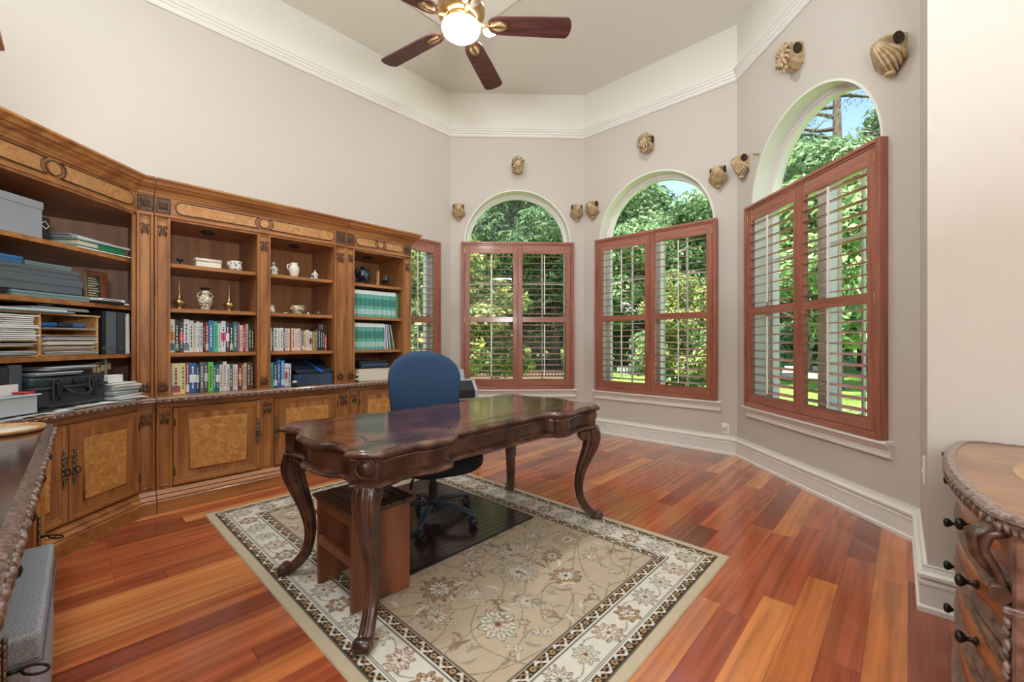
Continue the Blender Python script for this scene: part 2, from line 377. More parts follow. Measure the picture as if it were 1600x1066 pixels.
specs = [('wall_left', pK, pLA, dict(rect=(-UK-.92+.01, -UK-.20, .60, 2.46))),
         ('wall_back', pLA, pAB, dict(arch=(.915, 2*RW, SILL, SPR))),
         ('wall_back_right', pAB, pBC, dict(arch=(.966, 2*RW, SILL, SPR))),
         ('wall_right', pBC, pCD, dict(arch=(.985, 2*RW, SILL, SPR))),
         ('wall_right_return', pCD, pDE, {}),
         ('wall_right_front', pDE, pE, {}),
         ('wall_far_left', pW, pK, {})]
for nme, a, b, k in specs:
    if nme in ('wall_right_return', 'wall_right_front', 'wall_far_left'):
        M, Ln = wall(nme, a, b, **k)
        if nme == 'wall_far_left': pass
    else:
        M, Ln, g2 = wall_split(nme, a, b, **k); struct('trim_1', g2, M)
    aM[nme] = (M, Ln)
# hall behind the camera
g = G(); g.box(-4.8, -5.2, 0, 5, -5.0, ZC, 'wall'); struct('wall_front', g)
g = G(); g.box(3.6, -5.0, 0, 3.8, .1, ZC, 'wall'); struct('wall_hall_right', g)
g = G(); g.box(-5.0, -5.0, 0, -4.8, 1.0, ZC, 'wall'); struct('wall_hall_left', g)

# cornice
prof = [(0, 0), (.012, 0), (.02, .012), (.022, .016), (.026, .035), (.036, .045), (.038, .062), (.05, .072), (.052, .09), (.06, .094), (.06, .112), (0, .112)]
g = G(); g.mould([pW[:2], pK[:2], pLA, pAB, pBC, pCD], [(o, ZM+z) for o, z in prof], 'white'); struct('trim_2', g)
# baseboards (tall, stepped)
bp = [(0, 0), (.036, 0), (.036, .022), (.026, .03), (.026, .118), (.03, .122), (.03, .134), (.02, .142), (.02, .148), (.034, .154), (.034, .168), (.018, .178), (.012, .196), (.014, .204), (0, .204)]
g = G(); g.mould([UV(-.18, 0)[:2], pLA, pAB, pBC, pCD, pDE, pE], bp, 'white'); struct('baseboard_right', g)
# ceiling tray panel around the fan, its uplight put in as whiter colour
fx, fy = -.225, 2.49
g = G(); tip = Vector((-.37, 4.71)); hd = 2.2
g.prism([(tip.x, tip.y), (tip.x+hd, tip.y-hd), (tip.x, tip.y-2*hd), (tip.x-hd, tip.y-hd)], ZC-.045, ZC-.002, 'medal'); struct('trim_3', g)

# ------------------------------------------------------------------ windows
def arch_window(idx, M, cx):
    g = G()
    yo = .20
    # window unit frame inside the reveal, arch + jambs
    N = 40
    def ring(r, y): return [(cx-r, y, SILL)] + [(cx-r*math.cos(PI*i/N), y, SPR+r*math.sin(PI*i/N)) for i in range(N+1)] + [(cx+r, y, SILL)]
    def band(r0, r1, y0, y1, m):
        a, b, c_, d = ring(r0, y0), ring(r1, y0), ring(r1, y1), ring(r0, y1); k = g.mi(m)
        P = [[g.v(p) for p in q] for q in (a, b, c_, d)]
        for i in range(len(a)-1):
            for s_ in range(4):
                A, B = P[s_], P[(s_+1) % 4]; g.f([A[i], A[i+1], B[i+1], B[i]], k)
    band(RW+.004, RW-.012, -.006, T+.004, 'white')      # painted reveal
    band(RW-.01, RW-.035, .15, .24, 'winframe'); band(RW-.034, RW-.06, .17, .23, 'winframe')
    g.box(cx-RW+.03, .16, SPR-.045, cx+RW-.03, .24, SPR+.03, 'winframe')
    g.box(cx-.045, .15, SILL, cx+.045, .25, SPR, 'winframe')     # centre mullion
    g.box(cx-RW+.01, .02, SILL-.03, cx+RW-.01, .25, SILL+.0, 'white')
    g.box(cx-RW+.03, .16, SILL, cx+RW-.03, .24, SILL+.06, 'winframe')
    g.box(cx-RW+.03, .17, 1.50, cx+RW-.03, .23, 1.55, 'winframe')
    fr = struct('window_%d' % idx, g, M)
    g = G()
    for s_ in (-1, 1):
        x0, x1 = (cx-RW+.06, cx-.045) if s_ < 0 else (cx+.045, cx+RW-.06)
        xm = (x0+x1)/2
        g.box(xm-.009, .185, SILL+.06, xm+.009, .205, SPR-.04, 'winframe')
        for zz in (1.04, 2.02): g.box(x0, .186, zz-.009, x1, .204, zz+.009, 'winframe')
    w = g.obj('muntins'); w.parent = fr
    g = G(); y = .195
    P = [(cx-RW+.03, y, SILL)] + [(cx-(RW-.04)*math.cos(PI*i/N), y, SPR+(RW-.04)*math.sin(PI*i/N)) for i in range(N+1)] + [(cx+RW-.03, y, SILL)]
    g.f([g.v(p) for p in P], g.mi('glass'))
    w = g.obj('glass'); w.parent = fr
    # outer surround and centre post, pink painted in for light reflected off the shutters
    g = G(); band(RW+.10, RW+.0, T, T+.02, 'pink'); g.box(cx-.05, .251, SILL, cx+.05, .28, SPR, 'pink')
    w = g.obj('outer_surround'); w.parent = fr
    # interior stool and apron
    g = G(); a0, a1 = cx-.80, cx+.80
    pr = [(0, .545), (.055, .545), (.062, .552), (.062, .562), (.055, .57), (0, .57)]
    g.mould([(a0, 0), (a1, 0)], pr, 'white')
    pr = [(0, .455), (.018, .455), (.024, .462), (.024, .472), (.018, .478), (.018, .505), (.03, .515), (.04, .535), (.05, .545), (0, .545)]
    g.mould([(a0+.012, 0), (a1-.012, 0)], pr, 'white'); struct('trim_%d' % (3+idx), g, M)

def shutter(M, x0, x1, z0, z1, label, panels=2, ztop_open=None, tilt=8):
    rt = root('plantation_shutter', label, 'shutter', M @ Matrix.Translation((x0, 0, z0)), None)
    w = x1-x0; h = z1-z0
    g = G(); d = .052
    # outer frame, two steps
    for (t, y0, y1) in ((.045, -d, .0), (.028, -d-.012, -d+.002)):
        g.box(0, y0, 0, t, y1, h, 'shut', .003); g.box(w-t, y0, 0, w, y1, h, 'shut', .003)
    for (t, y0, y1) in ((.045, -d, 0), (.028, -d-.012, -d+.002)):
        g.box(t, y0, h-t, w-t, y1, h, 'shut_h', .003); g.box(t, y0, 0, w-t, y1, t, 'shut_h', .003)
    g.obj('frame', rt)
    iw = (w-.09)/panels; zm = h*.473
    for k in range(panels):
        px0 = .045+k*iw+.002; px1 = .045+(k+1)*iw-.002
        g = G(); st = .062; y0, y1 = -d+.002, -.014
        g.box(px0, y0, .047, px0+st, y1, h-.047, 'shut', .003); g.box(px1-st, y0, .047, px1, y1, h-.047, 'shut', .003)
        for (a, b) in ((.047, .135), (zm-.036, zm+.036), (h-.155, h-.047)): g.box(px0+st, y0+.002, a, px1-st, y1-.002, b, 'shut_h', .003)
        pn = g.obj('panel', rt)
        for (a, b, nn) in ((.135, zm-.036, 10), (zm+.036, h-.155, 10)):
            g = G(); sp = (b-a)/nn
            for i in range(nn):
                zc = a+sp*(i+.5); yc = -.032; ca, sa = math.cos(math.radians(tilt)), math.sin(math.radians(tilt)); hw = .043; N = 10; ring0 = []; 
                for q in range(N):
                    t = 2*PI*q/N; yy = math.cos(t)*hw; zz = math.sin(t)*.0055
                    ring0.append((yc+yy*ca-zz*sa, zc+yy*sa+zz*ca))
                g.grid([[(px0+st+.003, y, z) for y, z in ring0], [(px1-st-.003, y, z) for y, z in ring0]], 'louver')
            g.obj('louver_bank', pn)
            g = G(); xm = (px0+px1)/2; g.box(xm-.006, -.032-.056, a+.03, xm+.006, -.032-.046, b-.03, 'winframe'); g.obj('tilt_rod', pn)
    for zc in (.12, zm, h-.12):
        for xx in ((.047, w-.047) if panels == 2 else (w-.047,)):
            g = G(); g.box(xx-.006, -d-.006, zc-.035, xx+.006, -d+.004, zc+.035, 'brass', .002); g.obj('hinge', rt)
    return rt
for idx, (nme, cx, lab) in enumerate([('wall_back', .915, 'red-brown louvered shutter covering arched window straight behind the desk'),
                                      ('wall_back_right', .966, 'red-brown louvered shutter covering the middle arched window of the bay'),
                                      ('wall_right', .985, 'large red-brown louvered shutter on arched window nearest the dresser')]):
    M = aM[nme][0]; arch_window(idx+1, M, cx); shutter(M, cx-.76, cx+.76, .571, 2.555, lab)
# plain window beside the bookcase
M, Ln = aM['wall_left']
M0 = FL @ frame(0, 0, 0, 0)
g = G(); wx0, wx1 = -.90, -.20
for (x0, x1, z0, z1) in ((wx0, wx0+.05, .6, 2.46), (wx1-.05, wx1, .6, 2.46), (wx0, wx1, .6, .65), (wx0, wx1, 2.41, 2.46), (wx0, wx1, 1.5, 1.55), (-.56, -.54, .6, 2.46)):
    g.box(x0, .15, z0, x1, .22, z1, 'winframe')
for (x0, x1, z0, z1) in ((wx0-.004, wx0, .6, 2.46), (wx1, wx1+.004, .6, 2.46)): g.box(x0, 0, z0, x1, T, z1, 'white')
fr = struct('window_4', g, M0)
g = G(); g.f([g.v(p) for p in [(wx0, .18, .6), (wx1, .18, .6), (wx1, .18, 2.46), (wx0, .18, 2.46)]], g.mi('glass')); w = g.obj('glass'); w.parent = fr
shutter(M0, -.925, -.17, .571, 2.51, 'narrow red-brown louvered shutter half hidden behind the bookcase end', panels=1, tilt=12)

# outlets
g = G(); g.box(-.036, -.006, -.058, .036, 0, .058, 'winframe', .002); rt = root('wall_outlet', 'white outlet plate with round plug-in knob below middle window', 'outlet', aM['wall_back_right'][0] @ Matrix.Translation((1.80, 0, .275)))
g.obj('plate', rt); g = G(); g.lathe([(.022, 0), (.024, .02), (.02, .034), (.008, .036)], 'white', 20, (0, -.006, .022), axis='y'); g.obj('plug', rt)
g = G(); g.box(-.018, -.008, -.07, .018, 0, .07, 'winframe', .002); g.box(-.006, -.014, -.012, .006, -.008, .012, 'white'); tag(g.obj('wall_switch'), 'slim white plate on narrow sunlit return wall beside dresser', 'switch').matrix_world = aM['wall_right_return'][0] @ Matrix.Translation((.62, 0, .58))

# ------------------------------------------------------------------ bookcases
ZT = .815                          # worktop height
SH = [1.80, 1.465, 1.13]           # shelf tops
def curl(g, x, z, s, sgn, y, m='carve', turns=1.1):
    pts = []; rs = []
    for i in range(9):
        t = i/8; a = t*turns*2*PI; r = s*(1-.8*t)
        pts.append((x+sgn*(math.cos(a)*r-s*.2), y, z+math.sin(a)*r)); rs.append(s*.26*(1-.55*t))
    g.tube(pts, rs, m, 6)
def carving(g, x, z, y, up=True, s=1.0):
    k = 1 if up else -1
    for sg in (-1, 1):
        curl(g, x+sg*.014*s, z, .017*s, sg, y-.005)
        g.tube([(x+sg*.008*s, y-.005, z-k*.01*s), (x+sg*.02*s, y-.009, z-k*.028*s), (x+sg*.012*s, y-.006, z-k*.045*s), (x+sg*.018*s, y-.003, z-k*.058*s)], [.006*s, .0075*s, .006*s, .002*s], 'carve', 6)
    g.blob((x, y-.006, z-k*.004), (.009*s, .007, .012*s), 'carve', 8, 6)
    g.tube([(x, y-.005, z-k*.012*s), (x, y-.007, z-k*.05*s)], [.007*s, .002*s], 'carve', 6)
def lyre(g, x, z, y):
    for sg in (-1, 1):
        g.tube([(x+sg*.006, y-.004, z-.04), (x+sg*.024, y-.008, z-.025), (x+sg*.024, y-.008, z), (x+sg*.008, y-.006, z+.018), (x+sg*.018, y-.004, z+.04)], [.006, .007, .007, .006, .003], 'carve', 6)
    g.blob((x, y-.004, z-.022), (.014, .007, .014), 'carve', 8, 6)
    g.tube([(x-.016, y-.005, z-.002), (x, y-.01, z+.006), (x+.016, y-.005, z-.002)], .005, 'carve', 6)
def pilaster(x0, x1, z0, z1, y, par, lower=False):
    g = G(); g.box(x0, y, z0, x1, y+.03, z1, 'wood'); f = .016
    # raised border leaving a sunk panel
    a, b = x0+f, x1-f
    for q in ((a, z0+.02, a+.006, z1-.02), (b-.006, z0+.02, b, z1-.02), (a, z0+.02, b, z0+.027), (a, z1-.027, b, z1-.02)):
        g.box(q[0], y-.007, q[1], q[2], y+.001, q[3], 'wood', .002)
    g.box(x0, y-.006, z0, a-.003, y+.001, z1, 'wood', .002); g.box(b+.003, y-.006, z0, x1, y+.001, z1, 'wood', .002)
    p = g.obj('pilaster', par)
    g = G(); xm = (x0+x1)/2; carving(g, xm, z1-.055 if lower else z1-.085, y, True, (x1-x0)/.085)
    g.obj('carved_ornament', p, label='dark carved scroll ornament')
    if not lower:
        g = G(); lyre(g, xm, z0+.075, y); g.obj('carved_ornament', p, label='dark carved lyre ornament')
    return p
def rosette(x0, x1, z0, z1, y, par):
    g = G(); g.box(x0, y-.004, z0, x1, y+.01, z1, 'carve', .003); xm, zm = (x0+x1)/2, (z0+z1)/2; s = (x1-x0)/2
    for i in range(8):
        a = i*PI/4; l = s*(.95 if i % 2 else .75)
        g.tube([(xm, y-.006, zm), (xm+math.cos(a)*l*.6, y-.011, zm+math.sin(a)*l*.6), (xm+math.cos(a)*l, y-.004, zm+math.sin(a)*l)], [.003, s*.2, .002], 'carve', 6)
    g.blob((xm, y-.008, zm), (s*.22, .008, s*.22), 'carve', 10, 6)
    for a, b in (((x0, z0), (x1, z0)), ((x1, z0), (x1, z1)), ((x1, z1), (x0, z1)), ((x0, z1), (x0, z0))):
        g.tube([(a[0], y-.005, a[1]), (b[0], y-.005, b[1])], .003, 'carve', 6)
    g.obj('rosette', par, label='dark carved rosette block')
def capsule(x0, x1, z0, z1, cut0=False, cut1=False):
    r = (z1-z0)/2; zm = (z0+z1)/2; P = []
    if cut1: P += [(x1+r*.6 - r*math.cos(a)*1.0, zm+r*math.sin(a)) for a in [(-PI/2.4)+i*(2*PI/2.4)/8 for i in range(9)]]
    else: P += [(x1-r+r*math.cos(a), zm+r*math.sin(a)) for a in [-PI/2+i*PI/10 for i in range(11)]]
    if cut0: P += [(x0-r*.6 + r*math.cos(a)*1.0, zm+r*math.sin(a)) for a in [(PI/2.4)-i*(2*PI/2.4)/8 for i in range(9)]]
    else: P += [(x0+r+r*math.cos(a), zm+r*math.sin(a)) for a in [PI/2+i*PI/10 for i in range(11)]]
    return P
def frieze(x0, x1, z0, z1, y, par, burl='burl2'):
    """two long panels with a roundel between them"""
    zm = (z0+z1)/2; xm = (x0+x1)/2; r = (z1-z0)/2
    for P in (capsule(x0, xm-r*1.15, z0, z1, False, True), capsule(xm+r*1.15, x1, z0, z1, True, False)):
        g = G(); g.prism(P, y-.007, y+.004, burl, 'y'); pts = [(px_, y-.006, pz) for px_, pz in P]; g.tube(pts+[pts[0]], .0045, 'carve', 6, cap=False); g.obj('frieze_panel', par)
    g = G(); g.prism([(xm+r*.82*math.cos(a), zm+r*.82*math.sin(a)) for a in [i*PI/12 for i in range(24)]], y-.010, y+.004, burl, 'y')
    pts = [(xm+r*.86*math.cos(i*PI/12), y-.008, zm+r*.86*math.sin(i*PI/12)) for i in range(25)]; g.tube(pts, .005, 'carve', 6, cap=False); g.obj('roundel', par)
CORN = [(0, 2.275), (.012, 2.275), (.016, 2.288), (.02, 2.29), (.03, 2.31), (.05, 2.325), (.054, 2.335), (.066, 2.34), (.075, 2.36), (.088, 2.372), (.088, 2.385), (0, 2.385)]
PLIN = [(0, 0), (.055, 0), (.055, .085), (.048, .094), (.052, .102), (.036, .118), (.03, .124), (.034, .132), (.022, .146), (.012, .156), (0, .160)]
def puck(par, x, y):
    g = G(); g.lathe([(.045, 2.112), (.045, 2.098), (.034, 2.094), (.02, 2.098)], 'black', 20, (x, y, 0)); g.obj('puck_light', par, label='round black puck light')
def door(x0, x1, z0, z1, y, par, pull=None, hinge_side=None):
    g = G(); f = .058
    g.box(x0, y-.016, z0, x1, y+.004, z1, 'wood', .003)
    # stepped frame
    for d, (t0, t1) in ((.024, (0, f*.55)), (.020, (f*.55, f*.8))):
        for q in ((x0+t0, z0+t0, x0+t1, z1-t0), (x1-t1, z0+t0, x1-t0, z1-t0)): g.box(q[0], y-d, q[1], q[2], y-.012, q[3], 'wood', .003)
        for q in ((x0+t1, z0+t0, x1-t1, z0+t1), (x0+t1, z1-t1, x1-t1, z1-t0)): g.box(q[0], y-d, q[1], q[2], y-.012, q[3], 'wood_h', .003)
    dr = g.obj('door', par)
    g = G(); i0 = f+.038
    a0, a1, b0, b1 = x0+i0, x1-i0, z0+i0, z1-i0
    o = .026
    vs0 = [g.v(p) for p in [(a0, y-.012, b0), (a1, y-.012, b0), (a1, y-.012, b1), (a0, y-.012, b1)]]
    g.box(a0, y-.026, b0, a1, y-.014, b1, 'burl', .006)
    for q in (((a0, b0), (a1, b0)), ((a1, b0), (a1, b1)), ((a1, b1), (a0, b1)), ((a0, b1), (a0, b0))):
        g.tube([(q[0][0], y-.018, q[0][1]), (q[1][0], y-.018, q[1][1])], .0055, 'wood', 6)
    g.obj('raised_panel', dr, label='golden burl veneer raised panel')
    if pull is not None:
        g = G(); zm = z0+(z1-z0)*.56; yy = y-.028
        for k in range(-6, 7):
            s = .014*(1-.07*abs(k)) if k % 2 == 0 else .007; g.blob((pull, yy, zm+k*.0165), (s, .007, .0115), 'pewter', 8, 6)
        for sg in (-1, 1):
            for h_, q_ in ((.062, 1), (.034, -1)):
                curl(g, pull, zm+sg*h_, .015, sg*q_, yy-.003, 'pewter'); curl(g, pull, zm+sg*h_, .015, -sg*q_, yy-.003, 'pewter')
        pts = [(pull+.016*math.sin(2*PI*i/12), yy-.014-.006*abs(math.sin(PI*i/12)), zm-.018+.02*math.cos(2*PI*i/12)) for i in range(13)]; g.tube(pts, .0028, 'iron', 6, cap=False)
        g.tube([(pull, yy, zm), (pull, yy-.018, zm)], .005, 'iron', 8)
        g.obj('pull', dr, label='ornate pewter pull plate')
    if hinge_side is not None:
        for zc in (z0+.1, z1-.1):
            g = G(); g.tube([(hinge_side, y-.02, zc-.03), (hinge_side, y-.02, zc+.03)], .006, 'iron', 8); g.obj('hinge', dr)
    return dr
def shelf(x0, x1, z, y0, y1, par, path=None):
    g = G(); g.box(x0, y0+.008, z-.026, x1, y1, z, 'wood_h'); g.box(x0, y0, z-.03, x1, y0+.014, z+.001, 'wood_h', .004); return g.obj('shelf', par)

def hutch_unit(label, u0, u1, posts, group=None):
    """straight upper unit, local x=u (relative to u0), y into wall; front at y=0"""
    rt = root('bookcase_hutch', label, 'bookcase', FLM(u0, .54, ZT)); w = u1-u0; D = .53; z0 = 0; off = -ZT
    g = G(); g.box(.0, D-.012, 0, w, D, 2.14-ZT, 'woodi'); g.obj('back_panel', rt)
    g = G(); g.box(0, .0, 2.112-ZT, w, D, 2.14-ZT, 'woodi'); g.box(0, -.004, 2.128-ZT, w, .06, 2.28-ZT, 'wood_h'); g.box(0, .06, 2.14-ZT, w, D, 2.36-ZT, 'wood_h'); g.box(0, -.014, 2.128-ZT, w, 0, 2.142-ZT, 'wood_h', .004); g.obj('header', rt)
    for i, (a, b) in enumerate(posts):
        pilaster(a-u0, b-u0, 0, 2.13-ZT, 0, rt)
        g = G()
        if i == 0: g.box(0, .03, 0, .02, D, 2.13-ZT, 'woodi'); g.box(.02, .03, 0, b-u0-.0, .04, 2.13-ZT, 'woodi'); g.box(b-u0-.02, .04, 0, b-u0, D-.012, 2.112-ZT, 'woodi')
        elif i == len(posts)-1: g.box(w-.02, .03, 0, w, D, 2.13-ZT, 'wood'); g.box(a-u0, .03, 0, a-u0+.02, D-.012, 2.112-ZT, 'woodi')
        else: g.box(a-u0, .03, 0, a-u0+.02, D-.012, 2.112-ZT, 'woodi'); g.box(b-u0-.02, .03, 0, b-u0, D-.012, 2.112-ZT, 'woodi')
        g.obj('side_panel', rt)
    for (a, b) in zip(posts, posts[1:]):
        x0, x1 = a[1]-u0, b[0]-u0
        for z in SH: shelf(x0, x1, z-ZT, .03, D-.012, rt)
        puck(rt, 0, 0); bpy.data.objects[-1] if 0 else None
    return rt, w
def cornice(par, path, dz, prof, m='wood_h', side=1, name='cornice'):
    g = G(); g.mould(path, [(o, z-dz) for o, z in prof], m, side=side); return g.obj(name, par)
def pucks(rt, xs, y=.2):
    for x in xs:
        g = G(); g.lathe([(.045, 2.112-ZT), (.045, 2.098-ZT), (.034, 2.094-ZT), (.02, 2.098-ZT)], 'black', 20, (x, y, 0)); g.obj('puck_light', rt, label='round black puck light')
_puck = puck; puck = lambda *a: None

# middle hutch
U0, U1 = -3.12, -1.69
mid_posts = [(-3.12, -3.03), (-2.455, -2.355), (-1.80, -1.69)]
rt, w = hutch_unit('wide wooden open bookcase top holding vases, figurines and two rows of books', U0, U1, mid_posts)
frieze(.12, w-.12, 2.165-ZT, 2.255-ZT, -.004, rt, 'burl2'); rosette(.008, .088, 2.158-ZT, 2.262-ZT, -.004, rt); rosette(w-.098, w-.008, 2.158-ZT, 2.262-ZT, -.004, rt)
cornice(rt, [(0, 0), (w, 0)], ZT, CORN); pucks(rt, [.36, 1.03])
# right hutch
V0, V1 = -1.685, -.95
rt, w = hutch_unit('narrow wooden open bookcase top with rows of green journals beside the window', V0, V1, [(-1.685, -1.60), (-1.045, -.95)])
frieze(.10, w-.11, 2.17-ZT, 2.25-ZT, -.004, rt, 'burl2'); rosette(.008, .08, 2.158-ZT, 2.262-ZT, -.004, rt); rosette(w-.088, w-.008, 2.158-ZT, 2.262-ZT, -.004, rt)
cornice(rt, [(0, 0), (w, 0), (w, .53)], ZT, CORN); pucks(rt, [.33])

def base_unit(label, u0, u1, posts, pulls, hinges, end=False):
    rt = root('base_cabinet', label, 'cabinet', FLM(u0, .61, 0)); w = u1-u0; D = .60
    g = G(); g.box(0, .02, .0, w, D, .775, 'wood'); g.box(0, .0, .735, w, .022, .775, 'wood_h', .003); g.box(0, .0, .14, w, .022, .165, 'wood_h', .003); g.obj('carcass', rt)
    for a, b in posts: pilaster(a-u0, b-u0, .16, .738, -.006, rt, True)
    for i, (a, b) in enumerate(zip(posts, posts[1:])):
        door(a[1]-u0+.004, b[0]-u0-.004, .17, .732, .004, rt, pulls[i]-u0, hinges[i]-u0)
    cornice(rt, [(0, 0), (w, 0)] + ([(w, D)] if end else []), 0, PLIN, 'wood_h', name='plinth')
    P = [(0, .775), (.035, .775), (.045, .782), (.05, .79), (.046, .798), (.05, .806), (.044, .815), (0, .815)]
    g = G(); g.mould([(0, .0), (w, .0)] + ([(w, D)] if end else []), P, 'granite'); g.box(0, 0, .775, w, D, .815, 'wood_h')
    wt = g.obj('worktop', rt)
    g = G(); n = int(w/.024)
    for i in range(n): g.blob((w*(i+.5)/n, -.049, .794), (.010, .004, .008), 'carve' if i % 2 else 'granite', 6, 4)
    o = g.obj('carved_beading', wt); o['kind'] = 'stuff'
    return rt
base_unit('wooden base cabinet with two golden burl doors under the middle bookcase', U0, U1, mid_posts, [-2.478, -2.335], [-3.018, -1.81])
base_unit('wooden base cabinet with burl door at the window end, partly behind blue chair', V0, V1, [(-1.685, -1.60), (-1.045, -.95)], [-1.075], [-1.59], True)

# corner unit: short wing parallel to the wall, then a face turned 45 degrees
def corner(label, cat, name, v0, z0): return root(name, label, cat, FLM(-3.125, v0, z0))
TU = .80; TBs = .70
rt = corner('large corner bookcase top crowded with boxes, binders and paper sorter', 'bookcase', 'bookcase_hutch', .54, ZT)
XL = lambda u: u+3.125
# hull in local coords (x=u+3.125, y=.54-v)
p1 = (-3.22+3.125, 0); p2 = (-3.22-TU+3.125, -TU); wl = (UK+.012+3.125, -TU); wk = (UK+.012+3.125, .53); we = (0, .53)
g = G(); H = 2.13-ZT
def vwall(g, a, b, z0, z1, t, m):   # thin wall, thickness to left of travel
    a = Vector(a); b = Vector(b); d = (b-a).normalized(); n = Vector((-d.y, d.x))*t
    g.prism([tuple(a), tuple(b), tuple(b+n), tuple(a+n)], z0, z1, m)
vwall(g, wk, we, 0, H, -.012, 'woodi'); vwall(g, wl, wk, 0, H, -.012, 'woodi'); g.obj('back_panel', rt)
g = G(); vwall(g, we, (0, 0), 0, H, -.02, 'woodi'); vwall(g, (-.075, .03), (-.075, .51), 0, H, .02, 'woodi'); g.obj('side_panel', rt)
g = G(); vwall(g, (wl[0], -TU), (p2[0], -TU), 0, H, .02, 'woodi'); g.obj('side_panel', rt)
outline = [(0, .0), (0, .53), wk, wl, p2, p1]
inset = [(-.09, .04), (-.09, .515), (wk[0]+.013, .515), (wl[0]+.013, -TU+.02), (p2[0]-.01, p2[1]+.02), (p1[0]-.02, p1[1]+.035)]
g = G(); g.prism(outline, 2.112-ZT, 2.14-ZT, 'woodi'); g.prism([(o[0], o[1]) for o in outline], 2.141-ZT, 2.28-ZT, 'wood_h'); g.prism(outline, 2.28-ZT, 2.36-ZT, 'wood_h'); g.obj('header', rt)
for z in SH:
    g = G(); g.prism(inset, z-.026-ZT, z-ZT, 'wood_h'); g.obj('shelf', rt)
cornice(rt, [p2, p1, (0, 0)], ZT, CORN)
cornice(rt, [p2, p1, (0, 0)], ZT, [(0, 2.128), (.01, 2.128), (.01, 2.142), (0, 2.146)], name='bead')
pilaster(-.092, -.004, 0, H, 0, rt); rosette(-.088, -.006, 2.158-ZT, 2.262-ZT, -.002, rt)
# diagonal frame for face parts
DG = Matrix.Translation((p2[0], p2[1], 0)) @ Matrix.Rotation(math.radians(45), 4, 'Z'); LD = TU*math.sqrt(2)
def sub(parent, M): 
    o = bpy.data.objects.new('tmp', None); C.objects.link(o); o.parent = parent; o.matrix_local = M; return o
def diag_parts(rt, M, fn):
    before = set(bpy.data.objects); fn(); new = [o for o in bpy.data.objects if o not in before]
    for o in new:
        if o.parent == rt: o.matrix_local = M
diag_parts(rt, DG, lambda: frieze(.03, LD-.03, 2.165-ZT, 2.258-ZT, 0, rt))
g = G(); g.box(LD-.02, .0, 0, LD, .02, H, 'wood', .003); o = g.obj('face_stile', rt); o.matrix_local = DG
g = G(); g.box(0, .0, 0, .05, .02, H, 'wood', .003); o = g.obj('face_stile', rt); o.matrix_local = DG
g = G(); g.lathe([(.045, 2.112-ZT), (.045, 2.096-ZT), (.034, 2.092-ZT), (.02, 2.096-ZT)], 'black', 20, (.34, .25, 0)); g.obj('puck_light', rt, label='round black puck light').matrix_local = DG

rt = corner('corner base cabinet with paired burl doors beneath cluttered shelves', 'cabinet', 'base_cabinet', .61, 0)
q1 = (-3.225+3.125, 0); q2 = (-3.225-TBs+3.125, -TBs); wl = (UK+.012+3.125, -TBs); wk = (UK+.012+3.125, .60)
outl = [(0, 0), (0, .60), wk, wl, q2, q1]
g = G(); g.prism(outl, 0, .775, 'wood'); g.obj('carcass', rt)
pilaster(-.096, -.004, .16, .738, -.006, rt, True)
DB = Matrix.Translation((q2[0], q2[1], 0)) @ Matrix.Rotation(math.radians(45), 4, 'Z'); LDB = TBs*math.sqrt(2)
def bd():
    door(.012, LDB/2-.003, .17, .732, -.002, rt, LDB/2-.03, .008); door(LDB/2+.003, LDB-.012, .17, .732, -.002, rt, LDB/2+.03, LDB-.008)
    g = G(); g.box(0, -.006, .735, LDB, .01, .775, 'wood_h', .003); g.obj('rail', rt)
diag_parts(rt, DB, bd)
cornice(rt, [q2, q1, (0, 0)], 0, PLIN, name='plinth')
P = [(0, .775), (.035, .775), (.045, .782), (.05, .79), (.046, .798), (.05, .806), (.044, .815), (0, .815)]
g = G(); g.mould([q2, q1, (0, 0)], P, 'granite'); g.prism(outl, .775, .815, 'wood_h'); wt = g.obj('worktop', rt)
g = G(); n = 42
for i in range(n):
    t = (i+.5)/n; a = DB @ Vector((LDB*t, -.049, .794)); g.blob(a, (.010, .006, .008), 'carve' if i % 2 else 'granite', 6, 4)
g.obj('carved_beading', wt)['kind'] = 'stuff'

# ------------------------------------------------------------------ books
def book(name, u, v, z, w, h, d, col, label, group=None, band=None, band2=None, lean=0, cat='book', top=None, title=True):
    """upright book, spine towards the room; u = left edge, v = spine distance from wall"""
    g = G(); m = cmat(col); t = .0022
    g.box(0, 0, 0, w, .004, h, m, .0012)                       # spine
    g.box(0, .001, 0, t, d, h, m); g.box(w-t, .001, 0, w, d, h, m)
    g.box(t, .003, .003, w-t, d-.004, h-.003, 'paper2')
    if top: g.box(-.0002, -.0006, h*.78, w+.0002, .002, h*.97, cmat(top))
    if band: g.box(.0006, -.0007, h*.36, w-.0006, .001, h*.62, cmat(band))
    if band2: g.box(.0006, -.0007, h*.06, w-.0006, .001, h*.28, cmat(band2))
    if title:
        lum = sum(col)/3; c2 = (230, 226, 214) if lum < 130 else (70, 70, 80); zz = h*.16; rr = random.Random(int(u*1000)+int(z*77))
        while zz < h*.84:
            l = rr.uniform(.006, .02)
            if w > .012: g.box(w*.36, -.0012, zz, w*.64, .0002, zz+l, cmat(c2))
            zz += l+rr.uniform(.004, .012)
    o = g.obj(name); o.matrix_world = FLM(u, v, z) @ Matrix.Rotation(lean, 4, 'Y'); return tag(o, label, cat, group)
WH, CR, BK = (226, 224, 216), (220, 208, 180), (36, 38, 40)
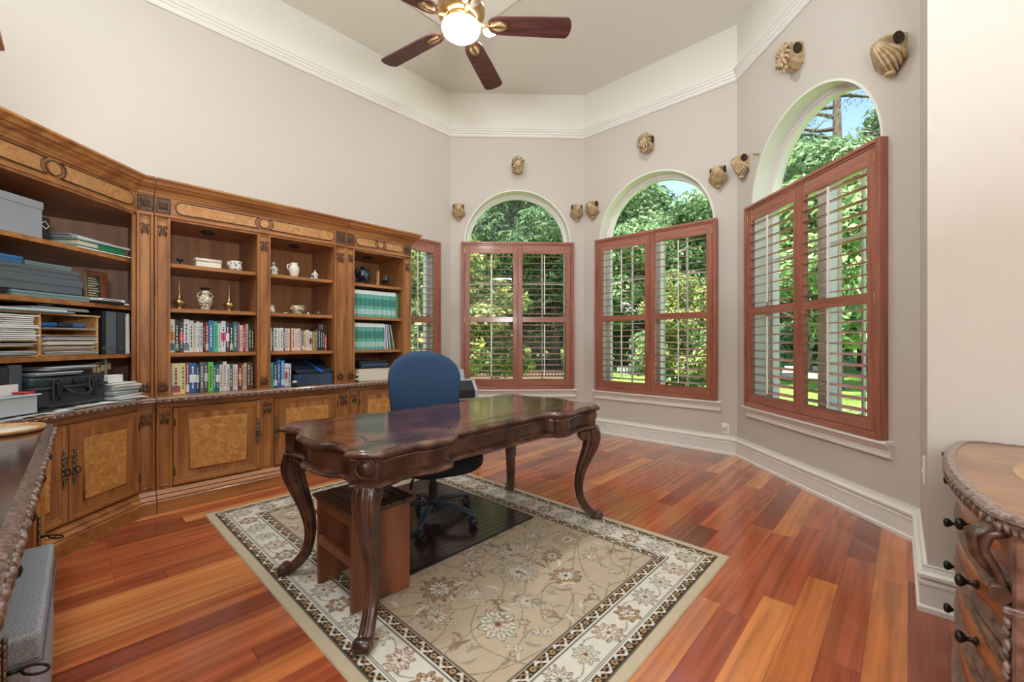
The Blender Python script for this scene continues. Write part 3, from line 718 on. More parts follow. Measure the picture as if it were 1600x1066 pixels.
rowA = [('white book with orange block on spine', 1.5, .252, (226, 224, 212), (232, 160, 70), (70, 130, 160)), ('black book with grey lettering', 1.2, .24, (44, 44, 46), None, (130, 130, 130)),
 ('charcoal paperback with red block', 1.2, .235, (70, 64, 62), (220, 70, 60), None), ('white spine with blue ends', 1.5, .255, (210, 214, 220), None, (110, 130, 150)), ('ivory book with black logo', 1.3, .247, (206, 208, 198), None, None),
 ('narrow beige paperback', .8, .228, (214, 206, 190), None, None), ('white book with pink top', .9, .24, (226, 222, 222), None, None), ('lavender grey book', .9, .232, (206, 202, 212), None, None), ('thin black book', .7, .235, (40, 36, 38), None, None),
 ('crimson book with gold top', 1.0, .24, (146, 40, 50), None, (190, 180, 160)), ('bright blue hardback', 1.4, .252, (44, 120, 176), None, None), ('mint green book', 1.4, .246, (76, 180, 150), None, None), ('pale mint thin book', .9, .232, (206, 222, 204), None, None),
 ('white book with magenta square', 1.5, .25, (222, 220, 222), (220, 60, 120), None), ('navy book with white lettering', 1.2, .238, (60, 64, 96), (220, 220, 226), None), ('black manual', 1.1, .236, (38, 40, 40), None, (200, 190, 130)), ('teal cloth book', 1.5, .246, (50, 112, 124), None, (30, 110, 130)),
 ('dusty rose thin book', .7, .228, (188, 118, 122), None, None), ('pale pink paperback', .9, .22, (226, 196, 184), None, None), ('red paperback', 1.0, .23, (176, 48, 50), None, None), ('grey cream book', .9, .232, (188, 176, 166), None, None), ('dark olive book', .9, .212, (48, 52, 40), None, None), ('dark brown book', .8, .205, (66, 48, 42), None, None)]
rowB = [('pale blue slim book', .6, .235, (120, 150, 196), None, None), ('wide cream volume with maroon print', 2.9, .235, (222, 206, 156), None, (170, 90, 80)), ('pale yellow volume', 1.8, .236, (226, 212, 160), None, None), ('maroon and white slim book', 1.2, .238, (150, 80, 76), None, (220, 214, 210)),
 ('wide bright blue manual with white lettering', 2.3, .235, (30, 96, 168), (220, 232, 244), None), ('black and white technical book', 1.2, .226, (60, 62, 66), (214, 214, 210), None), ('slate grey book', 1.6, .24, (92, 104, 112), None, None), ('charcoal grey book', 1.4, .24, (70, 76, 80), (190, 196, 196), None),
 ('lime green book', 1.9, .236, (112, 196, 84), None, None), ('dark teal book', .9, .214, (30, 110, 130), None, None), ('teal book with white lettering', 1.4, .216, (20, 108, 130), (220, 230, 230), None), ('ivory slim book', 1.2, .214, (222, 216, 196), None, None),
 ('tall white book', 1.4, .236, (224, 220, 216), None, None), ('pale lavender book', 1.2, .215, (216, 208, 222), None, None), ('forest green book', 1.2, .214, (40, 112, 96), None, None), ('blush pink book', 1.0, .212, (222, 202, 192), None, None), ('pinkish white book', 1.0, .21, (226, 212, 206), None, None),
 ('maroon book with coral block', 1.5, .218, (100, 34, 60), (226, 130, 100), None), ('tan slim book', .8, .208, (186, 160, 110), None, None), ('beige book', 1.2, .22, (196, 178, 152), None, None), ('dark brown wide book', 1.6, .226, (82, 60, 52), None, None), ('umber book', 1.0, .22, (96, 70, 56), None, None)]
rowC = [('tall white paperback', 1.4, .205, (226, 222, 212), None, None), ('blackish green slim book', .7, .195, (40, 60, 50), None, None), ('pale mint book with dark marks', 1.9, .202, (208, 222, 212), None, None), ('mint white book', .9, .2, (214, 224, 216), None, None), ('white book with violet mark', 1.5, .204, (220, 218, 224), None, None),
 ('purple slim book', .9, .196, (130, 84, 120), None, None), ('off white book', .9, .2, (222, 220, 214), None, None), ('peach book', .9, .198, (232, 206, 160), None, None), ('dark red slim book', .6, .198, (140, 40, 44), None, None), ('pale pink book with black marks', 1.7, .202, (228, 190, 186), None, None), ('cream book', 1.0, .198, (226, 216, 186), None, None),
 ('white book with red top', 1.4, .202, (224, 212, 204), None, None), ('coral topped thin book', .7, .185, (206, 90, 84), None, None), ('grey teal book with label', 1.0, .17, (110, 150, 156), None, (226, 222, 216)), ('cream and orange slim book', .9, .18, (226, 190, 140), None, None), ('white book with black spots', 1.4, .19, (222, 216, 206), None, None),
 ('ivory book with red crest', 1.6, .178, (214, 206, 188), (150, 60, 50), None), ('olive book', .8, .175, (140, 128, 72), None, None), ('khaki book', .9, .18, (170, 150, 84), None, None), ('slate book', 1.0, .198, (76, 80, 88), None, None), ('charcoal thick book', 1.1, .205, (50, 54, 58), None, None), ('bottle green book', 1.0, .2, (40, 64, 44), None, None), ('black book', .9, .2, (34, 36, 38), None, None), ('short red book', 1.1, .15, (176, 70, 74), None, None)]
def row(lst, ua, ub, v, z, place, group, jv=.012):
    tot = sum(b[1] for b in lst); u = ua; k = (ub-ua)/tot
    for i, b in enumerate(lst):
        w = b[1]*k; rr = random.Random(i*7+int(z*100))
        first = 'at left end of the ' if i == 0 else ('at right end of the ' if i == len(lst)-1 else 'in the ')
        book('book', u+.0006, v-rr.uniform(0, jv), z, w-.0012, b[2], rr.uniform(.15, .19), b[3], b[0]+' '+first+place, group, b[4], b[5])
        u += w
row(rowA, -3.026, -2.462, .47, SH[2]+.002, 'upper row, left bay', 'books in the upper row of the left bay')
row(rowB, -3.026, -2.470, .49, ZT+.001, 'lower row, left bay', 'books on the worktop in the left bay')
row(rowC, -2.35, -1.842, .47, SH[2]+.002, 'upper row, right bay', 'books in the upper row of the right bay')
rowD = [('turquoise book', 1.3, .215, (70, 170, 176), None, None), ('navy binder style book', 1.4, .225, (40, 56, 84), None, (200, 206, 210)), ('royal blue book', 1.2, .24, (40, 96, 168), None, None), ('sky blue book with white text', 1.4, .232, (60, 132, 190), None, (180, 206, 226)), ('white book with red lettering', 1.2, .205, (226, 220, 220), (200, 80, 80), None), ('pale grey book', 1.4, .2, (206, 206, 210), None, None)]
row(rowD, -2.345, -2.17, .50, ZT+.001, 'group beside dark blue box', 'books beside the dark blue box')
# journals, all alike
def journals(ua, ub, v, z, n, label, group, ntilt=0):
    w = (ub-ua)/n; protos = []
    for k in range(4):
        g = G(); col = [(96, 168, 158), (110, 180, 170), (88, 156, 148), (122, 186, 178)][k]; h = .27; g.box(0, 0, 0, w*.94, .21, h, cmat(col), .0008)
        g.box(-.0001, -.0006, h*.86, w*.94+.0001, .21, h+.0005, cmat((226, 232, 230))); g.box(.0004, -.0008, h*.42, w*.94-.0004, .001, h*.7, cmat([(58, 128, 116), (66, 140, 126)][k % 2])); g.box(.0004, -.0012, h*.1, w*.6, .001, h*.3, cmat((190, 220, 214)))
        me = g.mesh('journal'); protos.append(me)
    for i in range(n):
        o = bpy.data.objects.new('journal', protos[(i*7+i//3) % 4]); C.objects.link(o); rr = random.Random(i)
        o.matrix_world = FLM(ua+i*w, v-rr.uniform(0, .006), z); tag(o, label, 'journal', group)
journals(-1.597, -1.10, .48, SH[1]+.002, 31, 'teal and white journal in packed upper journal row of window-end bookcase', 'teal journals on the upper shelf')
journals(-1.597, -1.235, .48, SH[2]+.002, 22, 'teal and white journal standing straight in lower journal row of window-end bookcase', 'teal journals on the lower shelf')
lj = [('olive green magazine', (120, 140, 90)), ('moss green magazine', (96, 122, 80)), ('dark moss magazine', (70, 96, 66))]
for i, (nm, c) in enumerate(lj): book('magazine', -1.098+i*.0165, .475, SH[1]+.002, .015, .262, .2, c, nm+' at right end of upper journal row', 'magazines ending the journal rows', cat='magazine', title=False)
lj = [('white magazine', (220, 224, 224)), ('lavender magazine', (150, 140, 170)), ('white and red magazine', (226, 214, 214)), ('plum magazine', (100, 60, 90)), ('light grey magazine', (190, 200, 200)), ('forest green magazine', (50, 96, 76)), ('dark green magazine', (40, 80, 62)), ('sage magazine', (170, 186, 170))]
for i, (nm, c) in enumerate(lj): book('magazine', -1.232+i*.0155, .475, SH[2]+.003, .012, .262 if i != 4 else .268, .2, c, nm+' leaning in lower journal row', 'magazines leaning beside the journals', lean=-.03-.022*i, cat='magazine', title=False)

# ------------------------------------------------------------------ shelf ornaments
def thing(g, name, label, cat, M, group=None): o = g.obj(name); o.matrix_world = M; return tag(o, label, cat, group)
S1, S2, S3 = [s+.002 for s in SH]
g = G(); g.lathe([(.018, 0), (.018, .004), (.005, .01), (.005, .022), (.02, .036), (.024, .052), (.02, .052)], 'black', 16)
thing(g, 'goblet', 'tiny dark goblet alone at left of top shelf', 'goblet', FLM(-2.955, .43, S1))
rt = root('trinket_box', 'carved cream box with rounded lid on top shelf', 'box', FLM(-2.775, .42, S1))
g = G(); g.box(-.085, -.04, 0, .085, .04, .05, 'ceram', .006); g.obj('body', rt)
g = G(); g.grid([[(x, math.cos(t)*.042, .052+max(0, math.sin(t))*.026) for t in [i*PI/10 for i in range(11)]] for x in (-.087, .087)], 'ceram', closed=True); g.box(-.088, -.044, .047, .088, .044, .053, 'brassw', .002); g.obj('lid', rt)
g = G(); g.lathe([(.03, 0), (.046, .01), (.05, .035), (.044, .055), (.048, .07), (.052, .08), (.046, .08), (.04, .06)], 'ceramb', 20); g.blob((-.045, 0, .06), (.014, .014, .022), 'ceramb', 8, 6)
thing(g, 'ceramic_jug', 'squat blue and cream ceramic jug on top shelf near centre post', 'jug', FLM(-2.585, .42, S1))
for u, lab in ((-2.955, 'long-necked brass bottle vase left of the patterned vase'), (-2.625, 'long-necked brass bottle vase right of the patterned vase')):
    g = G(); g.lathe([(.022, 0), (.024, .006), (.01, .014), (.03, .028), (.042, .045), (.04, .06), (.02, .078), (.009, .1), (.006, .15), (.0045, .21), (.007, .216), (.004, .222)], 'brass', 24)
    thing(g, 'brass_bottle', lab, 'bottle', FLM(u, .40, S2), 'brass bottle vases on the second shelf')
rt = root('patterned_vase', 'ornate cream and brown urn with flared dark rim between brass bottles', 'vase', FLM(-2.79, .40, S2))
g = G(); g.lathe([(.03, 0), (.034, .006), (.03, .02), (.046, .045), (.052, .075), (.046, .1), (.026, .115), (.03, .128), (.034, .142), (.024, .155), (.022, .162)], 'ceramp', 28); g.obj('body', rt)
g = G(); g.lathe([(.022, .16), (.03, .17), (.042, .178), (.038, .18), (.026, .17)], 'black', 28); g.obj('rim', rt)
for sg in (-1, 1):
    g = G(); g.tube([(sg*.03, 0, .142), (sg*.045, 0, .13), (sg*.05, 0, .11), (sg*.044, 0, .098)], .005, 'ceramp', 8); g.obj('handle', rt)
# right bay ornaments
def figure(col, s=1, kind=0):
    g = G()
    g.blob((0, 0, .018*s), (.034*s, .026*s, .018*s), col, 12, 8); g.blob((0, .002, .05*s), (.026*s, .02*s, .034*s), col, 12, 8); g.blob((.004*s, -.004, .092*s), (.015*s, .015*s, .017*s), col, 12, 8)
    for sg in (-1, 1): g.tube([(sg*.02*s, 0, .07*s), (sg*.034*s, -.01, .05*s), (sg*.016*s, -.022*s, .036*s)], [.009*s, .008*s, .006*s], col, 8)
    if kind == 0: g.tube([(-.01, 0, .10*s), (0, 0, .112*s), (.016*s, 0, .104*s)], [.006, .009, .004], col, 8)
    else: g.tube([(.02*s, 0, .02*s), (.045*s, 0, .012*s), (.06*s, 0, .006*s)], [.014*s, .011*s, .004*s], col, 8)
    return g
thing(figure('ceramb', 1.0), 'figurine', 'small white porcelain figurine left of the pitcher', 'figurine', FLM(-2.29, .42, S1, 180))
rt = root('ceramic_pitcher', 'cream ceramic pitcher between two figurines', 'pitcher', FLM(-2.12, .42, S1))
g = G(); g.lathe([(.03, 0), (.034, .01), (.042, .05), (.046, .085), (.036, .105), (.026, .115), (.032, .13), (.03, .13), (.024, .118)], 'ceram', 24); g.obj('body', rt)
g = G(); g.tube([(-.026, 0, .12), (-.055, 0, .11), (-.06, 0, .08), (-.044, 0, .06)], .006, 'ceram', 8); g.obj('handle', rt)
thing(figure('ceramb', .85, 1), 'figurine', 'small seated porcelain figurine right of the pitcher', 'figurine', FLM(-1.93, .42, S1, 180))
g = G(); g.lathe([(.022, 0), (.03, .01), (.034, .03), (.022, .05), (.018, .058), (.026, .068), (.02, .068)], 'ceramb', 16)
thing(g, 'small_vase', 'small dark mottled vase beside the centre post', 'vase', FLM(-2.312, .42, S2))
g = G(); g.lathe([(.03, 0), (.036, .008), (.03, .014), (.052, .03), (.058, .052), (.05, .07), (.056, .078), (.05, .078), (.044, .064)], 'ceramp', 28)
for sg in (-1, 1): g.blob((sg*.057, 0, .055), (.008, .008, .012), 'ceramp', 8, 6)
thing(g, 'ceramic_bowl', 'cream patterned lidless bowl on second shelf, right bay', 'bowl', FLM(-2.09, .42, S2))
g = G(); g.blob((0, 0, .006), (.02, .014, .006), 'ceram', 10, 6); thing(g, 'pebble_dish', 'tiny flat white dish left of the patterned bowl', 'dish', FLM(-2.2, .44, S2))
g = G(); g.lathe([(.01, 0), (.012, .004), (.006, .01), (.01, .018), (.005, .022)], 'ceram', 12); thing(g, 'thimble', 'tiny white thimble right of the patterned bowl', 'thimble', FLM(-2.0, .43, S2))
rt = root('teapot', 'tiny dark metal teapot near right end of second shelf', 'teapot', FLM(-1.90, .42, S2))
g = G(); g.lathe([(.016, 0), (.028, .01), (.028, .024), (.016, .034), (.005, .038), (.005, .046)], 'pewter', 16); g.obj('body', rt)
g = G(); g.tube([(.026, 0, .014), (.036, 0, .022), (.04, 0, .03)], [.005, .004, .003], 'pewter', 6); g.obj('spout', rt)
g = G(); g.tube([(-.026, 0, .028), (-.036, 0, .022), (-.028, 0, .012)], .0025, 'pewter', 6); g.obj('handle', rt)
# window-end bookcase, top shelf
g = G(); g.lathe([(.03, 0), (.035, .01), (.03, .03), (.04, .05), (.032, .08), (.02, .09)], 'carve', 16); g.lathe([(.034, .092), (.036, .096), (.02, .12), (.006, .13)], 'carve', 16)
thing(g, 'lidded_jar', 'brown lidded jar left of the dark globe', 'jar', FLM(-1.555, .40, S1))
rt = root('desk_globe', 'dark blue stone globe on small stand, top shelf of window-end bookcase', 'globe', FLM(-1.425, .36, S1))
g = G(); g.lathe([(.035, 0), (.036, .008), (.012, .014), (.01, .03), (.02, .036)], 'pewter', 20); g.obj('stand', rt)
g = G(); g.blob((0, 0, .115), (.082, .082, .082), 'globeb', 32, 20); g.obj('ball', rt)
g = G(); g.box(0, 0, 0, .012, .05, .16, 'pine', .002); thing(g, 'wooden_stick', 'thin upright pale wooden stick beside the dark globe', 'stick', FLM(-1.275, .42, S1))
rt = root('miniature_globe', 'miniature silver and blue globe on brass stand', 'globe', FLM(-1.185, .42, S1))
g = G(); g.lathe([(.026, 0), (.026, .006), (.006, .012), (.006, .03)], 'brass', 16); g.tube([(.0, 0, .03)]+[(.046*math.sin(a), 0, .075-.046*math.cos(a)) for a in [i*PI/8 for i in range(1, 9)]], .003, 'brass', 6); g.obj('stand', rt)
g = G(); g.blob((0, 0, .075), (.04, .04, .04), 'globeb', 20, 14); g.lathe([(.02, .108), (.012, .118), (.004, .124)], 'pewter', 12); g.obj('ball', rt)
# boxes at the worktop level
rt = root('storage_box', 'dark blue storage box with sloping striped lid on the worktop', 'box', FLM(-2.155, .54, ZT+.001))
g = G(); g.box(0, 0, 0, .34, .38, .10, 'navy', .003); g.obj('tray', rt)
g = G(); g.X = Matrix.Translation((.0, .0, .0)); k = g.mi('navy')
A = [(-.0, -.006, .10), (.345, -.006, .10), (.345, .36, .20), (-.0, .36, .20)]
g.grid([[(.03, .0, .102), (.345, .0, .102), (.345, .0, .115), (.03, .0, .115)], [(-.02, .30, .215), (.345, .30, .215), (.345, .30, .228), (-.02, .30, .228)]], 'black', smooth=False)
for i in range(3):
    t0, t1 = .08+i*.3, .2+i*.3
    g.grid([[(.03-.05*t0, .3*t0, .1165+.113*t0), (.344, .3*t0, .1165+.113*t0)], [(.03-.05*t1, .3*t1, .1165+.113*t1), (.344, .3*t1, .1165+.113*t1)]], 'navy', closed=False, smooth=False)
g.grid([[(.225, .0, .1175), (.26, .0, .1175)], [(.17, .3, .2305), (.2, .3, .2305)]], cmat((40, 90, 190)), closed=False, smooth=False)
g.obj('lid', rt, label='sloping black lid with bright blue strap')
g = G(); g.lathe([(.02, 0), (.022, .02), (.018, .03), (.018, .035)], 'black', 16); g.lathe([(.019, .035), (.019, .05), (.004, .055)], 'ceram', 16); thing(g, 'ink_jar', 'small dark jar with cream cap squeezed beside dark blue box', 'jar', FLM(-2.168, .565, ZT))
rt = root('paper_tray', 'cream paper-covered box heaped with dark folders, worktop beside the chair', 'box', FLM(-1.575, .56, ZT+.001))
g = G()
for q in ((0, 0, .42, .006), (0, .29, .42, .296), (0, 0, .006, .296), (.414, 0, .42, .296)): g.box(q[0], q[1], 0, q[2], q[3], .125, 'paper2')
g.box(0, 0, 0, .42, .296, .006, 'paper2'); g.obj('carton', rt)
for i, (c, lab) in enumerate((((30, 34, 44), 'black'), ((40, 60, 90), 'navy'), ((70, 90, 120), 'steel blue'), ((32, 32, 36), 'charcoal'), ((38, 44, 56), 'ink blue'))):
    g = G(); g.box(0, 0, 0, .31, .23, .014, cmat(c), .003); o = g.obj('folder'); o.matrix_world = FLM(-1.545+.012*(i % 3), .55-.01*i, ZT+.128+i*.0145) @ Matrix.Rotation(.04*(i-2), 4, 'Z'); tag(o, lab+' folder in the heap on the cream box', 'folder', 'folders heaped on the cream box')
for i in range(4):
    g = G(); g.lathe([(.012, 0), (.014, .008), (.008, .02)], 'ceram' if i % 2 else 'black', 10); thing(g, 'trinket', ['lowest black', 'lowest cream', 'upper black', 'upper cream'][i]+' trinket beside the left side of cream box', 'trinket', FLM(-1.592, .575, ZT+.001+i*.021))
g = G(); g.prism([(0, 0), (.07, 0), (.07, .25), (.03, .25)], 0, .003, 'paper3', 'y'); thing(g, 'grey_card', 'grey card leaning behind right end of upper book row', 'card', FLM(-1.875, .30, S3))

# ------------------------------------------------------------------ corner bookcase contents
# diagonal frame in world: origin at left end of the diagonal face (upper), x along the face to the right, y inward
CM = FLM(-3.22-TU, .54+TU, 0, 45)
def cthing(g, name, label, cat, x, y, z, rz=0, group=None): return thing(g, name, label, cat, CM @ frame(x, y, z, rz), group)
def bx(w, d, h, m, bev=.003): g = G(); g.box(0, 0, 0, w, d, h, m, bev); return g
# top shelf
rt = root('archive_box', 'pale grey lidded archive box on top corner shelf', 'box', CM @ frame(.20, .05, S1, 0))
g = G(); g.box(0, 0, 0, .36, .28, .20, 'gboxl', .004); g.obj('body', rt); g = G(); g.box(-.004, -.004, .165, .364, .284, .21, 'gboxl', .004); g.obj('lid', rt)
g = G(); g.box(0, .0, 0, .09, .16, .15, 'black', .01); g.tube([(.02, -.004, .1), (.045, -.006, .125), (.07, -.004, .1), (.05, -.006, .08), (.03, -.004, .095)], .003, 'ceram', 6); cthing(g, 'camera_bag', 'black bag with pale looped cord beside grey archive box', 'bag', .59, .12, S1)
for i, (w, d, h, m, rz, lab, cat) in enumerate([(.36, .26, .006, 'paper', -3, 'lowest white sheet under the green book', 'paper'), (.34, .25, .006, 'paper3', 4, 'grey sheet just under the green book', 'paper'), (.33, .24, .034, None, 0, 'thick green book lying flat on top corner shelf', 'book'), (.34, .25, .012, 'paper3', -5, 'grey document folder on the green book', 'folder'), (.32, .23, .007, 'paper', 5, 'white sheets topping the stack on green book', 'paper')]):
    z = S1+[.0, .007, .014, .049, .062][i]
    if i == 2: g = G(); g.box(0, 0, 0, w, d, .004, cmat((30, 130, 84))); g.box(0, 0, h-.004, w, d, h, cmat((30, 130, 84))); g.box(.005, .006, .004, w-.02, d-.005, h-.004, 'paper2'); g.box(w*.42, -.002, 0, w, .004, h, cmat((30, 130, 84)))
    else: g = bx(w, d, h, m, .001)
    cthing(g, {'paper': 'paper_sheet', 'book': 'book', 'folder': 'folder'}[cat], lab, cat, .755, .04, z, rz)
g = G(); g.box(0, 0, 0, .3, .22, .012, 'gboxl', .002); g.grid([[(0, 0, .012), (.3, 0, .012)], [(-.04, .1, .05), (.26, .1, .03)]], 'paper3', closed=False); cthing(g, 'document_wallet', 'open grey document wallet curling up on the stack', 'wallet', .735, .07, S1+.071, 3)
# second shelf: stacked slate boxes
def lidbox(w, d, h, lid, m, name, label, x, y, z, rz=0):
    rt = root(name, label, 'box', CM @ frame(x, y, z, rz)); g = G(); g.box(.003, .003, 0, w-.003, d-.003, h, m, .002); g.obj('body', rt)
    g = G(); g.box(0, 0, h-lid, w, d, h+.002, m, .002); g.obj('lid', rt); return rt
lidbox(.44, .32, .03, .012, 'teal', 'flat_box', 'flat pale teal box at the bottom of slate box stack', .40, .045, S2)
lidbox(.12, .3, .034, .02, 'black', 'small_box', 'black box at left foot of slate box stack', .27, .055, S2)
lidbox(.46, .31, .085, .04, 'gbox', 'document_box', 'large slate grey document box in middle of the stack', .345, .055, S2+.038)
lidbox(.43, .29, .05, .02, 'gbox', 'document_box', 'thinner slate grey document box above the large one', .36, .06, S2+.127)
lidbox(.26, .25, .022, .012, 'teal', 'flat_box', 'teal box topping the stack, pale tag on its front', .49, .07, S2+.181)
lidbox(.13, .22, .035, .015, cmat((60, 120, 180)), 'small_box', 'bright blue flat box atop the stack at left', .35, .07, S2+.181)
rt = root('engraved_plaque', 'engraved grey metal plaque standing upright on second corner shelf', 'plaque', CM @ frame(.925, .155, S2, 0) @ Matrix.Rotation(-.06, 4, 'X'))
g = G(); g.box(0, 0, 0, .175, .012, .225, 'stool', .004); g.obj('backing', rt)
g = G(); g.box(.012, -.002, .012, .115, .002, .198, 'pewter', .001)
for i in range(9): g.box(.025, -.003, .04+i*.016, .1-.01*(i % 3), -.001, .044+i*.016, 'paper2')
g.obj('engraved_plate', rt)
cthing(bx(.20, .12, .016, 'black'), 'book', 'black book lying in front of the plaque', 'book', .855, .015, S2)
g = G(); g.box(0, 0, 0, .19, .11, .014, 'paper', .001); g.box(.02, -.001, .004, .16, 0, .01, 'gbox'); cthing(g, 'boxed_software', 'white slipcase with grey print lying before the plaque', 'case', .865, .012, S2+.017)
g = G(); g.box(0, 0, 0, .05, .1, .01, 'paper2', .001); cthing(g, 'notepad', 'small cream notepad at right end of second corner shelf', 'notepad', 1.06, .03, S2+.001, 0)
# third shelf: wooden sorter, binders
rt = root('paper_sorter', 'pale wooden paper sorter with many slots, third corner shelf', 'sorter', CM @ frame(.18, .04, S3, 0)); SW, SD, SHH = .71, .29, .25
g = G()
for x in (0, SW/2-.008, SW-.012): g.box(x, 0, 0, x+(.012 if x == 0 or x > .5 else .016), SD, SHH, 'pine', .001)
g.box(0, 0, 0, SW, SD, .008, 'pine'); g.box(-.01, -.006, SHH-.008, SW+.01, SD, SHH, 'pine', .001); g.box(0, SD-.005, 0, SW, SD, SHH, 'pine'); g.obj('case', rt)
slots_l = [.055, .085]; slots_r = [.03, .06, .09, .12, .155]
for z in slots_l: g = G(); g.box(.012, .0, z, SW/2-.008, SD-.005, z+.004, 'pine'); g.obj('divider', rt)
for z in slots_r: g = G(); g.box(SW/2+.008, .0, z, SW-.012, SD-.005, z+.004, 'pine'); g.obj('divider', rt)
rr = random.Random(5); cols = ['paper', 'paper3', 'paper', 'paper2', 'teal', 'gboxl']
def sheets(x0, x1, z0, z1, n, label, group, m=None, jit=.01):
    for i in range(n):
        z = z0+(z1-z0)*i/max(n, 1); g = bx(x1-x0-rr.uniform(0, .03), .25, (z1-z0)/n*.7, m or rr.choice(cols), .0006)
        cthing(g, 'paper_bundle', label, 'paper', .18+x0+rr.uniform(0, jit), .04-rr.uniform(.004, .02), S3+z, 0, group)
sheets(.016, .338, .092, .235, 13, 'papers filling the tall left slot of the wooden sorter', 'papers in tall left slot', 'paper')
sheets(.016, .338, .062, .078, 2, 'papers in middle left slot of the wooden sorter', 'papers in middle left slot')
sheets(.016, .338, .012, .036, 3, 'papers in bottom left slot of the wooden sorter', 'papers in bottom left slot')
sheets(.368, .69, .011, .027, 3, 'papers in lowest right slot of the wooden sorter', 'papers in lowest right slot')
sheets(.368, .69, .037, .057, 3, 'papers in second lowest right slot of wooden sorter', 'papers in second right slot')
sheets(.368, .69, .067, .087, 3, 'papers in middle right slot of wooden sorter', 'papers in middle right slot')
sheets(.368, .69, .097, .117, 2, 'papers in fourth right slot of wooden sorter', 'papers in fourth right slot')
for x, c, lab in ((.345, (40, 100, 180), 'bright blue folded leaflet in top right slot of sorter'), (.44, (34, 48, 80), 'navy folded leaflet in top right slot of sorter'), (.52, (60, 110, 180), 'mid blue crumpled leaflet in top right slot of sorter')):
    g = bx(.085, .16, .026, cmat(c), .008); cthing(g, 'leaflet', lab, 'leaflet', .215+x, .05, S3+.171, rr.uniform(-3, 3))
sheets(.368, .69, .16, .168, 1, 'loose sheet under the blue leaflets in sorter', 'sheet under leaflets', 'paper3')
for i, (x, w, m, lab) in enumerate([(-.02, .5, 'teal', 'green-grey papers on left of the sorter top'), (.05, .42, 'paper', 'white papers on the sorter top'), (.28, .36, 'paper3', 'grey papers on right of the sorter top'), (.33, .33, 'paper', 'white sheet overhanging sorter top at right')]):
    cthing(bx(w, .24, .009, m, .001), 'paper_bundle', lab, 'paper', .22+x, .03+.01*i, S3+SHH+.002+i*.0095, (i-1)*3)
g = G(); g.box(0, 0, 0, .09, .012, .008, 'black', .002); cthing(g, 'stapler', 'small black clip lying on sorter-top papers', 'clip', .52, .035, S3+SHH+.042)
def binder(x, w, h, col, lab, y=.03, z=S3):
    rt = root('ring_binder', lab, 'binder', CM @ frame(x, y, z, 0)); g = G(); g.box(0, 0, 0, w, .006, h, cmat(col), .002); g.box(0, 0, 0, .003, .27, h, cmat(col)); g.box(w-.003, 0, 0, w, .27, h, cmat(col)); g.box(.006, .02, .004, w-.006, .26, h-.02, 'paper'); g.obj('cover', rt)
    g = G(); g.lathe([(.011, 0), (.011, .003)], 'pewter', 14, (w/2, 0, h*.14), axis='y'); g.obj('finger_ring', rt)
binder(.905, .02, .285, (30, 32, 38), 'thin black ring binder next to the sorter')
binder(.93, .08, .285, (84, 96, 104), 'wide grey ring binder, left of the darker one')
binder(1.015, .065, .285, (52, 62, 72), 'wide dark slate ring binder beside leaning papers')
for i in range(6):
    g = bx(.004, .2, .26+.004*i, ['paper', 'paper3', 'paper2'][i % 3], 0); o = g.obj('leaning_paper'); o.matrix_world = CM @ frame(1.084+i*.0052, .03, S3, 0) @ Matrix.Rotation(-.012, 4, 'Y'); tag(o, 'sheet standing upright between slate binder and bookcase side', 'paper', 'upright papers beside the slate binder')
# worktop of the corner cabinet
BM = FLM(-3.225-TBs, .61+TBs, 0, 45)
def bthing(g, name, label, cat, x, y, z, rz=0, group=None): return thing(g, name, label, cat, BM @ frame(x, y, z, rz), group)
zz = ZT+.001
for i in range(14):
    rr = random.Random(i+40); w = rr.uniform(.22, .3)
    g = bx(.21, .29, .0022, ['paper', 'paper', 'paper3'][i % 3], 0)
    bthing(g, 'loose_paper', 'loose white sheet spread over the worktop around the black case', 'paper', -.05+.07*i, -.03+rr.uniform(-.008, .02), zz+.0025*(i % 5), rr.uniform(-10, 10), 'loose sheets on the corner worktop')
g = G(); g.box(0, 0, 0, .12, .08, .006, 'black', .002); bthing(g, 'eyeglass_case', 'flat dark slip lying on papers before the black case', 'case', .34, -.03, zz+.016, 12)
# hard case
CW, CD_, CHh = .44, .24, .185
rt = root('hard_case', 'black hard equipment case with latches and carry handle on worktop', 'case', BM @ frame(.345, .03, zz+.018, -1))
g = G(); g.box(0, 0, 0, CW, CD_, .115, 'case', .022, 3); g.obj('base_shell', rt)
g = G(); g.box(0, 0, .118, CW, CD_, CHh, 'case', .022, 3); g.obj('lid_shell', rt)
g = G(); g.box(-.006, -.008, .108, CW+.006, CD_, .126, 'case', .005, 2); g.obj('seam_rim', rt)
for x in (.13, .34):
    g = G(); g.box(x-.028, -.016, .045, x-.016, .002, .165, 'case', .004); g.box(x+.016, -.016, .045, x+.028, .002, .165, 'case', .004); g.box(x-.014, -.026, .075, x+.014, -.006, .15, 'black', .006, 2); g.box(x-.014, -.02, .06, x+.014, -.01, .072, 'black', .003); g.obj('latch', rt)
g = G(); g.tube([(.175, -.004, .10), (.175, -.03, .10), (.18, -.04, .085), (.21, -.044, .066), (.27, -.044, .066), (.30, -.04, .085), (.305, -.03, .10), (.305, -.004, .10)], .0085, 'black', 10); g.obj('handle', rt)
g = G(); g.lathe([(.014, 0), (.014, .008), (.008, .01)], 'black', 16, (.24, -.002, .145), axis='y'); g.obj('pressure_valve', rt)
for i in range(5):
    rr = random.Random(i+90); g = bx(.24+.04*rr.random(), .2, .009, ['gbox', 'paper3', 'black', 'gboxl', 'paper3'][i], .003); bthing(g, 'plastic_pouch', ['slate', 'pale grey', 'black', 'light blue-grey', 'silvery'][i]+' flat pouch piled on the black hard case', 'pouch', .36+.025*i, .04, zz+.018+CHh+.002+i*.0095, rr.uniform(-9, 9), 'pouches piled on the hard case')
